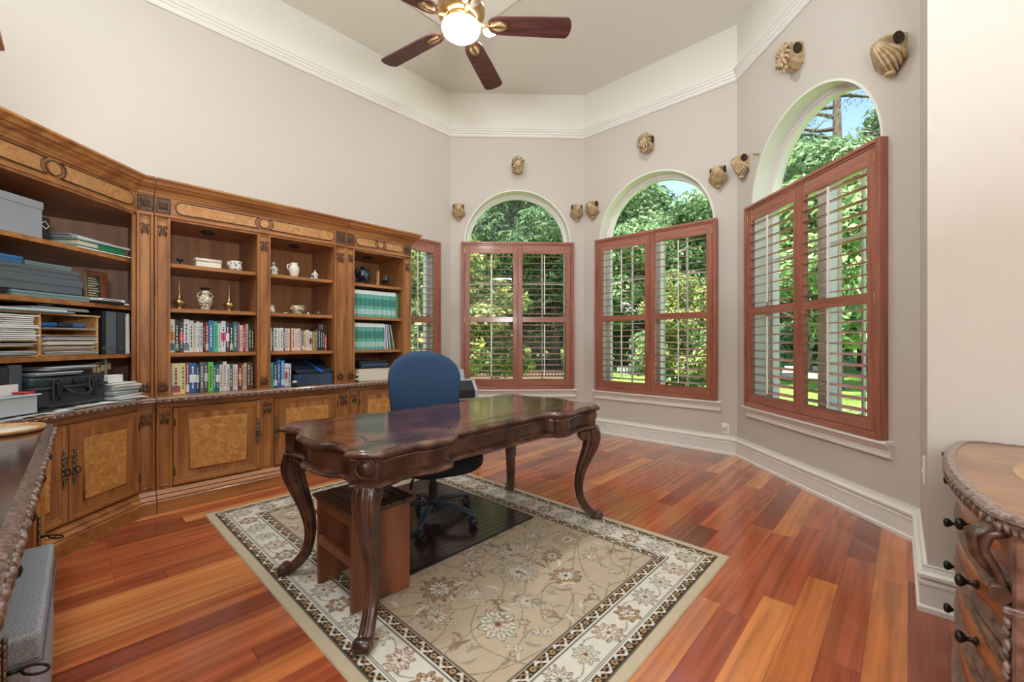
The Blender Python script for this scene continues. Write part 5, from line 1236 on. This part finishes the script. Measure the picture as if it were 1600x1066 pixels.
medallion_bracket(WB @ Tr((.925, 0, 3.62)), 'gilded medallion bracket above the middle window arch', 1.0)
shell_bracket(WB @ Tr((1.74, 0, 3.01)), 'gilded shell bracket right of the middle window', 1.0)
shell_bracket(WC @ Tr((.15, 0, 3.02)), 'gilded shell bracket left of the big right window', 1.0)
medallion_bracket(WC @ Tr((.90, 0, 3.635)), 'large gilded medallion bracket above the right window arch', 1.05)
shell_bracket(WC @ Tr((1.80, 0, 3.05)), 'large gilded shell bracket right of right window, near wall edge', 1.05)
g = G(); g.lathe([(.012, 0), (.01, .02), (.006, .03), (.012, .045), (.003, .055)], 'brassw', 12, axis='y'); o = g.obj('small_hook'); o.matrix_world = WC @ Tr((.37, 0, 3.04)) @ Matrix.Rotation(0, 4, 'Z'); tag(o, 'tiny gilded hook peeking beside the right window arch', 'hook')

# ------------------------------------------------------------------ left credenza, its hutch, hamper and tray
CR_ = frame(-2.25, 2.25, 0, -46.8)
rt = root('credenza', 'dark-topped wooden credenza with carved edge in left foreground', 'credenza', CR_)
LC = 2.2
g = G(); P_ = [(-.0, .755), (-.010, .757), (.0, .765), (.0, .785), (-.008, .79), (-.004, .797), (-.014, .802), (-.028, .803), (-.028, .755)]
g.mould([(LC, .0), (0, .0), (0, -.85)], P_, 'carvel', side=1 if 0 else 1)
g.box(.0, -.84, .757, LC, -.012, .8, 'desktop'); tp = g.obj('top', rt)
g = G()
n = 84
for i in range(n): x = LC*(i+.5)/n; g.blob((x, .001+.003*(i % 2), .774), (.0135, .010, .014), 'carvel' if i % 3 else 'carve', 6, 5)
for i in range(16): g.blob((-.001, -.02-.025*i, .774), (.006, .0125, .011), 'carvel' if i % 3 else 'carve', 6, 5)
g.obj('carved_edge', tp, label='carved leaf edging')['kind'] = 'stuff'
g = G(); g.box(.02, -.83, .58, LC-.02, -.045, .757, 'wood_h'); g.box(.02, -.83, .0, .60, -.045, .58, 'wood'); g.box(1.64, -.83, 0, LC-.02, -.045, .58, 'wood'); g.box(.60, -.83, .0, 1.64, -.80, .58, 'wood')
g.box(.01, -.84, 0, .61, -.03, .09, 'wood_h', .01); g.box(1.63, -.84, 0, LC-.01, -.03, .09, 'wood_h', .01); g.obj('carcass', rt)
for x0, x1, ks in ((.04, .62, (.36,)), (.64, 1.06, (.79,)), (1.08, 1.60, (1.29,)), (1.62, 2.16, (1.71,))):
    g = G(); g.box(x0, -.047, .60, x1, -.034, .745, 'wood_h', .004); g.box(x0+.04, -.036, .625, x1-.04, -.03, .72, 'burl', .004); dr = g.obj('drawer', rt)
    for k in ks:
        g = G(); g.lathe([(.006, 0), (.006, -.012), (.014, -.018), (.017, -.026), (.013, -.034), (.002, -.037)], 'iron', 16, (k, -.032, .70), axis='y')
        # knob points to the room (+y)
        for v in g.bm.verts: v.co.y = -.032+abs(v.co.y+.032)
        g.obj('knob', dr, label='dark iron knob')
def ringpull(par, x, z, y=-.03):
    g = G()
    for k in range(-5, 6): g.blob((x, y+.004, z+k*.0155), (.010 if k % 2 == 0 else .006, .006, .0105), 'pewter', 8, 6)
    g.tube([(x, y, z), (x, y+.03, z)], .006, 'iron', 8)
    g.tube([(x+.022*math.sin(2*PI*i/14), y+.03+.022*(1-math.cos(2*PI*i/14)), z-.004-.008*(1-math.cos(2*PI*i/14))) for i in range(15)], .0032, 'iron', 6, cap=False)
    g.obj('ring_pull', par, label='iron ring pull')
for x0, x1, px_ in ((.05, .31, None), (.325, .59, .56), (1.65, 1.90, 1.67), (1.915, 2.16, None)):
    g = G(); g.box(x0, -.047, .10, x1, -.034, .57, 'wood', .004); g.box(x0+.05, -.036, .16, x1-.05, -.028, .51, 'burl', .006); d_ = g.obj('door', rt)
    if px_: ringpull(d_, px_, .41 if px_ < 1 else .455)
rt = root('credenza_hutch', 'upper cabinet on left credenza, only its crown corner showing', 'bookcase', CR_ @ frame(.648, -.205, .803, 0))
g = G(); z_ = -.803; g.box(0, -.36, 0, 1.32, -.34, 2.275+z_, 'woodi'); g.box(0, -.34, 0, .03, 0, 2.275+z_, 'wood'); g.box(1.29, -.34, 0, 1.32, 0, 2.275+z_, 'wood'); g.box(0, -.36, 2.12+z_, 1.32, 0, 2.36+z_, 'wood_h'); g.box(.03, -.34, .5, 1.29, -.02, .526, 'wood_h'); g.box(.03, -.34, .9, 1.29, -.02, .926, 'wood_h'); g.obj('body', rt)
g = G(); g.mould([(1.32, 0), (0, 0), (0, -.36)], [(o, z+z_) for o, z in CORN], 'wood_h'); g.obj('cornice', rt)
rt = root('fabric_hamper', 'grey tweed lidded fabric hamper tucked under the credenza', 'hamper', CR_ @ frame(.95, -.42, 0, 0))
g = G(); rings = []
for z, e in ((0, .0), (.02, .003), (.25, .008), (.44, .004)):
    rings.append([(x, y, z) for x, y in [(-e+.015, -e), (.65+e-.015, -e), (.65+e, .015-e), (.65+e, .44+e-.015), (.65+e-.015, .44+e), (-e+.015, .44+e), (-e, .44+e-.015), (-e, .015-e)]])
g.grid(rings, 'tweed2', smooth=False); g.obj('body', rt)
g = G(); g.box(-.008, -.008, .43, .658, .449, .50, 'tweed', .012, 3); g.obj('lid', rt)
g = G(); g.tube([(.656, .0, .432), (.662, .451, .432), (.2, .453, .432), (-.01, .453, .432)], .003, 'gbox', 6); g.obj('lid_piping', rt)
rt = root('round_tray', 'round pale wooden tray on corner of credenza top', 'tray', CR_ @ frame(.155, -.172, .804, 0))
g = G(); g.lathe([(.001, .004), (.135, .004), (.138, .016), (.15, .018), (.152, .01), (.146, .0), (.001, 0)], 'pine', 48, cap=False); g.obj('tray_body', rt)
g = G(); g.lathe([(.001, .006), (.13, .006), (.13, .0045)], 'paper2', 40, cap=False); g.obj('lining', rt)

# ------------------------------------------------------------------ bow-front dresser
rt = root('dresser', 'bow-front carved wooden dresser with black knobs at right edge', 'dresser', FLM(-1.535, 5.0))
# local: x=u (far end +), y=into the room (front) is +y
HX = .55
def bow(yo=0, bulge=.06, hx=HX, n=24): return [(hx-2*hx*i/n, .30+yo+bulge*(1-((i-n/2)/(n/2))**2)) for i in range(n+1)]
def body(yo, bulge, hx, back=-.25): return [(-hx, back), (hx, back), (hx, .24)] + bow(yo, bulge, hx-.05) + [(-hx, .24)]
g = G(); g.prism(body(-.035, .055, HX-.02), .06, .765, 'dchest2'); g.obj('carcass', rt)
path = [(HX, -.25), (HX, .25)] + bow(0, .06, HX-.05) + [(-HX, .25), (-HX, -.25)]
g = G(); g.prism(path, .768, .799, 'dtop'); tp = g.obj('top', rt)
g = G(); g.mould(path, [(0, .768), (.006, .768), (.012, .774), (.012, .784), (.020, .789), (.018, .797), (.006, .803), (-.012, .803), (-.012, .80)], 'carvel', side=1)
g.obj('moulded_edge', tp)
g = G(); pb = bow(.012, .06, HX-.045, 46)
for i, (x, y) in enumerate(pb):
    g.blob((x, y, .768), (.011, .007, .014), 'carvel' if i % 2 else 'carve', 8, 6)
for sg in (-1, 1):
    for i in range(5): g.blob((sg*(HX-.04+.008*i), .305-.012*i, .768), (.008, .007, .013), 'carvel', 8, 6)
g.obj('carved_edge', tp, label='carved gadroon edging')['kind'] = 'stuff'
g = G(); g.prism([(.0+.30*math.cos(a), .03+.19*math.sin(a)) for a in [i*PI/24 for i in range(48)]], .7985, .8006, 'dinl'); g.obj('veneer_inlay', tp, label='pale oval veneer inlay')
DZ = [(.612, .755), (.447, .590), (.282, .425), (.117, .260)]
for i, (z0, z1) in enumerate(DZ):
    zm = (z0+z1)/2; h = z1-z0; p_ = bow(-.035, .058, HX-.09)
    pr = [(0, z0), (.018, z0), (.024, z0+.008), (.014, z0+.016), (.022, z0+.024), (.014, z0+.030), (.012, zm), (.014, z1-.030), (.022, z1-.024), (.014, z1-.016), (.024, z1-.008), (.018, z1), (0, z1)]
    g = G(); g.mould(p_, pr, 'dchest2', side=1)
    dr = g.obj('drawer', rt)
    g = G(); g.mould(bow(-.035, .058, HX-.12), [(.012, z0+.030), (.0165, z0+.034), (.019, zm), (.0165, z1-.034), (.012, z1-.030)], 'dchest', side=1, smooth=True); g.obj('drawer_front', dr, label='orange-brown veneered drawer front')
    for x in (.27, -.27):
        y = .30-.035+.058*(1-(x/(HX-.09))**2)+.019
        g = G(); g.lathe([(.014, 0), (.012, .004), (.006, .010), (.006, .020), (.012, .025), (.0175, .033), (.016, .041), (.008, .045), (.002, .0455)], 'iron', 18)
        M_ = Matrix.Translation((x, y, zm)) @ Matrix.Rotation(-PI/2, 4, 'X')
        for v in g.bm.verts: v.co = M_ @ v.co
        g.obj('knob', dr, label='black turned knob')
    if i < 3:
        g = G(); zr = (DZ[i+1][1]+z0)/2; g.mould(bow(-.035, .058, HX-.06), [(0, zr-.01), (.02, zr-.009), (.028, zr), (.02, zr+.009), (0, zr+.01)], 'dchest2', side=1); g.obj('rail_moulding', rt)
g = G(); g.mould([(HX-.02, -.25), (HX-.02, .22)] + bow(-.03, .058, HX-.06) + [(-HX+.02, .22), (-HX+.02, -.25)], [(0, .0), (.03, .0), (.036, .02), (.03, .055), (.018, .07), (.022, .08), (.008, .10), (0, .10)], 'dchest2', side=1); g.prism(body(-.03, .055, HX-.02), .0, .06, 'dchest2'); g.obj('plinth', rt)
for sg in (-1, 1):
    xx = sg*(HX-.055)
    g = G(); g.box(xx-.03, .2, .10, xx+.03, .285, .765, 'dchest2', .006); ps = g.obj('corner_post', rt)
    g = G()
    g.tube([(xx, .292, .755), (xx, .325, .74), (xx, .335, .70), (xx, .31, .655), (xx, .295, .62), (xx, .30, .60)], [.018, .021, .02, .015, .011, .014], 'corbel', 10, flat=.8)
    for k in (-1, 0, 1): g.tube([(xx+k*.016, .315, .765), (xx+k*.019, .352, .735), (xx+k*.017, .345, .69), (xx+k*.008, .315, .64)], [.009, .012, .010, .005], 'corbel', 8)
    g.lathe([(.02, -.028), (.02, .028)], 'corbel', 16, (xx, .305, .605), axis='x'); g.obj('scroll_corbel', ps, label='dark carved acanthus corbel')
    g = G(); g.box(xx-.034, .2, .565, xx+.034, .30, .582, 'carvel', .004); g.obj('post_collar', ps)
    g = G()
    for i in range(16):
        z = .13+.027*i; g.blob((xx+.006*(-1)**i, .290, z), (.014, .009, .014), 'carvel', 8, 6)
    g.obj('carved_drop', ps, label='carved leaf drop')['kind'] = 'stuff'

# ------------------------------------------------------------------ printer on its stand beside the bookcase end
PX = frame(-.47, 4.62, 0, 20)
rt = root('printer_stand', 'small dark stand carrying printer, hidden behind office chair', 'stand', PX)
g = G(); g.box(-.24, -.2, .58, .24, .2, .6, 'black', .003); g.obj('shelf_top', rt); g = G(); g.box(-.22, -.18, .12, .22, .18, .14, 'black'); g.obj('lower_shelf', rt)
for sx in (-1, 1):
    for sy in (-1, 1): g = G(); g.box(sx*.22-.015, sy*.18-.015, 0, sx*.22+.015, sy*.18+.015, .58, 'black'); g.obj('leg', rt)
rt = root('printer', 'white and black desktop printer behind right side of blue chair', 'printer', PX @ Tr((0, 0, .601)))
g = G(); g.grid([[(x, y, z) for y, z in [(-.19, 0), (.18, 0), (.18, .19), (-.06, .20), (-.19, .10)]] for x in (-.22, -.2, .2, .22)], 'paper3', smooth=False); g.obj('body', rt)
g = G(); g.grid([[(x, y, z) for y, z in [(-.198, .02), (-.17, .02), (-.17, .10), (-.075, .185), (-.083, .195), (-.198, .102)]] for x in (-.185, .185)], 'black', smooth=False); g.obj('front_panel', rt, label='black sloping front panel')
g = G(); g.grid([[(x, y, z) for y, z in [(.10, .19), (.105, .19), (.17, .30), (.165, .30)]] for x in (-.16, .16)], 'gboxl', smooth=False); g.obj('paper_support', rt)
g = G(); g.box(-.14, .0, 0, .16, .22, .002, 'paper'); thing(g, 'paper_sheet', 'white sheet lying on top of the printer', 'paper', PX @ Tr((.03, -.04, .83)) @ Matrix.Rotation(.12, 4, 'X')) if 0 else None

# ------------------------------------------------------------------ outdoors
g = G(); g.prism([(-60, 5.9), (80, 5.9), (80, 90), (-60, 90)], -.22, -.15, 'lawn'); g.prism([(2.9, -20), (80, -20), (80, 5.9), (2.9, 5.9)], -.22, -.15, 'lawn'); o = struct('ground', g)
g = G(); g.prism([(-30, 14.5), (4.5, 15.5), (3.5, 40), (-30, 40)], -.149, -.135, 'mulch'); struct('path_bed', g)
g = G(); g.prism([(14, 9), (26, 10), (60, 22), (60, 30), (20, 16.5), (12, 13)], -.149, -.13, 'drive'); struct('driveway', g)
g = G(); g.prism([(6, 15.2), (12, 15.2), (13, 15.6), (5.6, 15.6)], -.149, .02, 'drive'); g.prism([(5, 17.2), (14, 18), (14, 18.3), (5, 17.5)], -.149, .12, 'drive'); struct('garden_kerb', g)
def leafmesh(name, blobs, n, size, m, seed, elong=2.2, droop=0, trunk=None):
    """crown of individual leaves in ellipsoidal clumps; returns (crown mesh)"""
    rs = np.random.RandomState(seed); vol = np.array([b[3]*b[4]*b[5] for b in blobs])**.67; pick = rs.choice(len(blobs), n, p=vol/vol.sum())
    B_ = np.array(blobs)[pick]; d = rs.normal(size=(n, 3)); d /= np.linalg.norm(d, axis=1)[:, None]; r = rs.uniform(.55, 1.05, n)**.6
    c_ = B_[:, :3]+d*r[:, None]*B_[:, 3:6]
    nrm = d+rs.normal(size=(n, 3))*.6; nrm[:, 2] += .5; nrm /= np.linalg.norm(nrm, axis=1)[:, None]
    t = np.cross(nrm, rs.normal(size=(n, 3))); t /= np.linalg.norm(t, axis=1)[:, None]; t[:, 2] -= droop; t /= np.linalg.norm(t, axis=1)[:, None]; b = np.cross(nrm, t); b /= np.linalg.norm(b, axis=1)[:, None]
    s_ = size*rs.uniform(.6, 1.3, n)[:, None]; w = s_/elong
    V = np.stack([c_-t*s_*.5, c_+b*w*.5+nrm*s_*.08, c_+t*s_*.5-nrm*s_*.06, c_-b*w*.5+nrm*s_*.08], 1).reshape(-1, 3).astype(np.float32)
    F = np.arange(n*4, dtype=np.int32)
    me = bpy.data.meshes.new(name); me.vertices.add(n*4); me.vertices.foreach_set('co', V.ravel()); me.loops.add(n*4); me.loops.foreach_set('vertex_index', F)
    me.polygons.add(n); me.polygons.foreach_set('loop_start', np.arange(0, n*4, 4, dtype=np.int32)); me.update(calc_edges=True); me.materials.append(MT[m]); return me
def tree(kind, label, cat, loc, sc, rz, protos, group=None):
    p = protos[kind]; o = bpy.data.objects.new(p[0], None); C.objects.link(o); o.location = loc; o.scale = (sc, sc, sc); o.rotation_euler = (0, 0, rz); tag(o, label, cat, group)
    for nm, me in p[1]:
        c = bpy.data.objects.new(nm, me); C.objects.link(c); c.parent = o
    return o
def trunkmesh(h, r, seed, nb=7, spread=1.6, lean=.0):
    rr = random.Random(seed); g = G(); pts = [(lean*h*t*t+rr.uniform(-.04, .04)*h*.2, rr.uniform(-.04, .04)*h*.2, h*t) for t in [i/6 for i in range(7)]]; pts[0] = (0, 0, -.2)
    g.tube(pts, [r*(1-.6*i/6) for i in range(7)], 'bark', 9)
    for i in range(nb):
        t = rr.uniform(.4, 1); z = h*t; a = rr.uniform(0, 6.28); l = spread*rr.uniform(.6, 1.1); x0 = lean*h*t*t
        g.tube([(x0, 0, z-.1), (x0+math.cos(a)*l*.4, math.sin(a)*l*.4, z+l*.2), (x0+math.cos(a)*l*.75, math.sin(a)*l*.75, z+l*.35), (x0+math.cos(a+.3)*l, math.sin(a+.3)*l, z+l*.6)], [r*.4, r*.28, r*.18, r*.05], 'bark', 6)
    return g.mesh('trunk')
def blobs(seed, n, R, zr, br):
    rr = random.Random(seed); out = []
    for i in range(n):
        a = rr.uniform(0, 6.28); q = R*math.sqrt(rr.random()); z = rr.uniform(*zr); k = rr.uniform(.7, 1.2)*br; out.append((q*math.cos(a), q*math.sin(a), z, k, k, k*.7))
    return out
PR = {}
PR['oak'] = ('oak_tree', [('trunk', trunkmesh(4.5, .24, 1)), ('crown', leafmesh('crown', blobs(1, 26, 2.4, (2.6, 7.5), 1.1), 15000, .26, 'leafm', 1))])
PR['pine'] = ('pine_tree', [('trunk', trunkmesh(9.5, .2, 2, 9, 1.3)), ('crown', leafmesh('crown', blobs(2, 30, 1.7, (4.0, 11), .9), 15000, .3, 'leafd', 2, 4.5, .4))])
PR['light'] = ('young_tree', [('trunk', trunkmesh(3.2, .12, 3)), ('crown', leafmesh('crown', blobs(3, 18, 1.5, (1.6, 4.8), .8), 9000, .2, 'leafb', 3))])
PR['bush'] = ('shrub', [('foliage', leafmesh('foliage', blobs(4, 12, .8, (.1, 1.2), .5), 5200, .15, 'leafm', 4)), ('stem', trunkmesh(.9, .05, 4, 5, .5))])
PR['croton'] = ('croton_shrub', [('foliage', leafmesh('foliage', blobs(5, 26, .8, (1.0, 3.4), .5), 6500, .17, 'leafy', 5, 2.6)), ('stem', trunkmesh(2.6, .05, 5, 9, .7))])
def lilymesh(seed, n, L_, m):
    rr = random.Random(seed); g = G(); k = g.mi(m)
    for i in range(n):
        a = rr.uniform(0, 6.28); l = L_*rr.uniform(.6, 1.1); x, y = rr.uniform(-.3, .3), rr.uniform(-.3, .3); w = .022*L_/.6
        pr_ = []
        for j in range(6):
            t = j/5; r = l*(.15+.75*t)*t**.4*.8; z = l*(1.25*t-.85*t*t); pr_.append((x+math.cos(a)*r, y+math.sin(a)*r, z, w*(1-t)**.6+.002))
        A = [g.v((q[0]-math.sin(a)*q[3], q[1]+math.cos(a)*q[3], q[2])) for q in pr_]; B = [g.v((q[0]+math.sin(a)*q[3], q[1]-math.cos(a)*q[3], q[2]+.004)) for q in pr_]
        for j in range(5): g.f([A[j], A[j+1], B[j+1], B[j]], k)
    return g.mesh('leaves')
PR['lily'] = ('lily_clump', [('leaves', lilymesh(6, 70, .75, 'leafb'))])
def palmmesh():
    g = G(); k = g.mi('leafm'); rr = random.Random(9)
    for f in range(16):
        a = 2*PI*f/16+rr.uniform(-.2, .2); e = rr.uniform(.1, 1.1); l = 1.9
        spine = [Vector((math.cos(a)*l*t*math.cos(e)*.9, math.sin(a)*l*t*math.cos(e)*.9, 2.6+l*(math.sin(e)*t-.75*t*t))) for t in [j/14 for j in range(15)]]
        side = Vector((-math.sin(a), math.cos(a), 0))
        for j in range(1, 15):
            ln = .42*math.sin(PI*(.15+.8*j/15))
            for sg in (-1, 1):
                d = side*sg+(spine[j]-spine[j-1]).normalized()*.7; d.normalize(); p = spine[j]; q = p+d*ln+Vector((0, 0, -.25*ln)); w = (spine[j]-spine[j-1]).normalized()*.018
                g.f([g.v(p-w), g.v(p+w), g.v((p+q)/2+w), g.v(q), g.v((p+q)/2-w)], k)
    return g.mesh('fronds')
PR['palm'] = ('palm_tree', [('trunk', trunkmesh(2.5, .13, 8, 0)), ('fronds', palmmesh())])
gz = -.15
# behind the back window
T_ = [('croton', -.9, 9.4, 1.0, 'yellow-green croton shrub left outside the back window'), ('croton', -.1, 10.3, .8, 'yellow-green croton shrub near centre outside back window'),
 ('oak', -3.5, 19, 1.15, 'leafy green tree far left beyond the iron fence'), ('pine', -1.0, 20, 1.1, 'tall dark pine left of centre beyond the iron fence'), ('pine', .9, 18.6, .95, 'slim dark pine right of centre beyond the iron fence'),
 ('oak', 2.9, 21, 1.25, 'broad green tree right beyond the iron fence'), ('oak', .3, 25, 1.5, 'tall green tree furthest behind the iron fence'), ('pine', -4.8, 24, 1.2, 'distant dark pine at far left of the garden'),
 ('oak', 6.2, 17.0, .9, 'rounded green tree behind lawn seen through middle window'), ('oak', 9.6, 19.5, .98, 'broad green tree at centre of the middle window'), ('pine', 7.9, 22, .85, 'dark pine behind the rounded trees, middle window'), ('oak', 4.6, 19.0, 1.05, 'leafy tree at left of the middle window'), ('oak', 13.5, 21.0, .95, 'green tree at right side of middle window view'),
 ('bush', 5.0, 11.5, 1.15, 'green shrub outside middle window, left pane'), ('bush', 7.2, 13.6, 1.3, 'green shrub outside middle window, centre'), ('bush', 9.4, 14.8, 1.4, 'green shrub outside middle window, right pane'), ('croton', 4.3, 9.7, .8, 'mottled croton outside left pane of middle window'),
 ('lily', 3.9, 8.4, 1.0, 'bright lily clump low outside middle window'), ('lily', 4.6, 8.9, 1.0, 'second bright lily clump low outside middle window'), 
 ('light', 9.5, 11.5, 1.15, 'bright young tree left in the right window view'), ('light', 13.5, 14.5, 1.35, 'bright young tree centre in the right window view'), ('oak', 17, 19, 1.42, 'dense green tree behind drive, right window'), ('oak', 13.0, 17.5, 1.12, 'dark leafy tree behind bright saplings, right window'),
 ('palm', 8.4, 8.3, 1.0, 'palm tree with feathery fronds outside the right window'), ('lily', 5.4, 5.9, 1.1, 'lily clump below left pane of right window'), ('lily', 6.5, 6.3, 1.2, 'large lily clump below right pane of right window'), ('bush', 16.5, 14.4, 1.0, 'shrub by the driveway in right window view'),
 ('bush', -2.6, 8.6, 1.6, 'green shrub outside the narrow bookcase-side window'), ('croton', -3.4, 9.8, 1.2, 'mottled shrub outside narrow bookcase-side window'), ('oak', -6.5, 14, 1.1, 'green tree outside the narrow bookcase-side window'), ('oak', 22, 24, 1.2, 'distant tree at right end of the lawn'), ('pine', 26, 20, 1.0, 'distant pine beyond the driveway')]
for i, (k, x, y, s_, lab) in enumerate(T_): tree(k, lab, {'lily': 'plant', 'bush': 'shrub', 'croton': 'shrub'}.get(k, 'tree'), (x, y, gz), s_, i*1.7, PR)
for i in range(16):
    a = i/15; tree('oak' if i % 2 else 'light', 'tree in the distant green belt closing off the garden', 'tree', (-22+a*62, 34+4*math.sin(i*2.1)-8*max(0, a-.6), -1.6), 1.15+.25*math.sin(i*1.3), i*.9, PR, 'distant belt of trees')
    if i % 2 == 0: tree('bush', 'low hedge shrub in the distant hedge line', 'shrub', (-14+a*40, 23+1.5*math.sin(i), gz), 2.3, i*1.1, PR, 'distant hedge line')
# tall, nearly bare tree with hanging moss
rt = root('bare_tree', 'tall bare dark tree with hanging moss high in right arch', 'tree', frame(13.7, 16.8, gz, 0))
g = G(); rr = random.Random(12); tips = []
g.tube([(0, 0, -.2), (.1, .05, 3), (0, 0, 6), (.15, .0, 8.5), (.1, 0, 11), (.3, 0, 14)], [.3, .26, .22, .18, .14, .06], 'bark', 10)
for i in range(16):
    z = 6.4+i*.45; a = rr.choice([0, PI])+rr.uniform(-.7, .7)-.7; l = rr.uniform(1.6, 3.6); P = [Vector((.1, 0, z))]
    for j in range(5): a += rr.uniform(-.35, .35); P.append(P[-1]+Vector((math.cos(a)*l/5, math.sin(a)*l/5, rr.uniform(-.05, .32)*l/4)))
    g.tube(P, [.09, .07, .055, .04, .025, .01], 'bark', 6); tips += P[2:]
    for q in P[2:5]:
        b = rr.uniform(0, 6.28); e = q+Vector((math.cos(b)*.8, math.sin(b)*.8, rr.uniform(.1, .7))); g.tube([q, (q+e)/2+Vector((0, 0, .1)), e], [.025, .018, .006], 'bark', 5); tips.append(e)
g.obj('trunk', rt)
me = leafmesh('hanging_moss', [(p.x, p.y, p.z-.1, .28, .28, .34) for p in tips], 5000, .11, 'leafd', 14, 4, 2.0); c = bpy.data.objects.new('hanging_moss', me); C.objects.link(c); c.parent = rt
# iron fence
rt = root('iron_fence', 'black iron picket fence crossing the garden behind back window', 'fence', frame(-7, 15.9, gz, 2))
g = G()
for z in (.15, 1.05, 1.22): g.box(0, -.02, z, 15, .02, z+.04, 'iron')
for i in range(121): g.box(i*.125-.011, -.011, .05, i*.125+.011, .011, 1.35, 'iron')
g.obj('pickets', rt)
for i in range(7): g = G(); g.box(i*2.5-.035, -.035, 0, i*2.5+.035, .035, 1.45, 'iron'); g.obj('post', rt)
g = G(); g.prism([(i*.25, .55+.06*math.sin(i)) for i in range(0, 61)]+[(15, 0), (0, 0)], 1.0, 1.3, 'lawn', 'y') if 0 else None
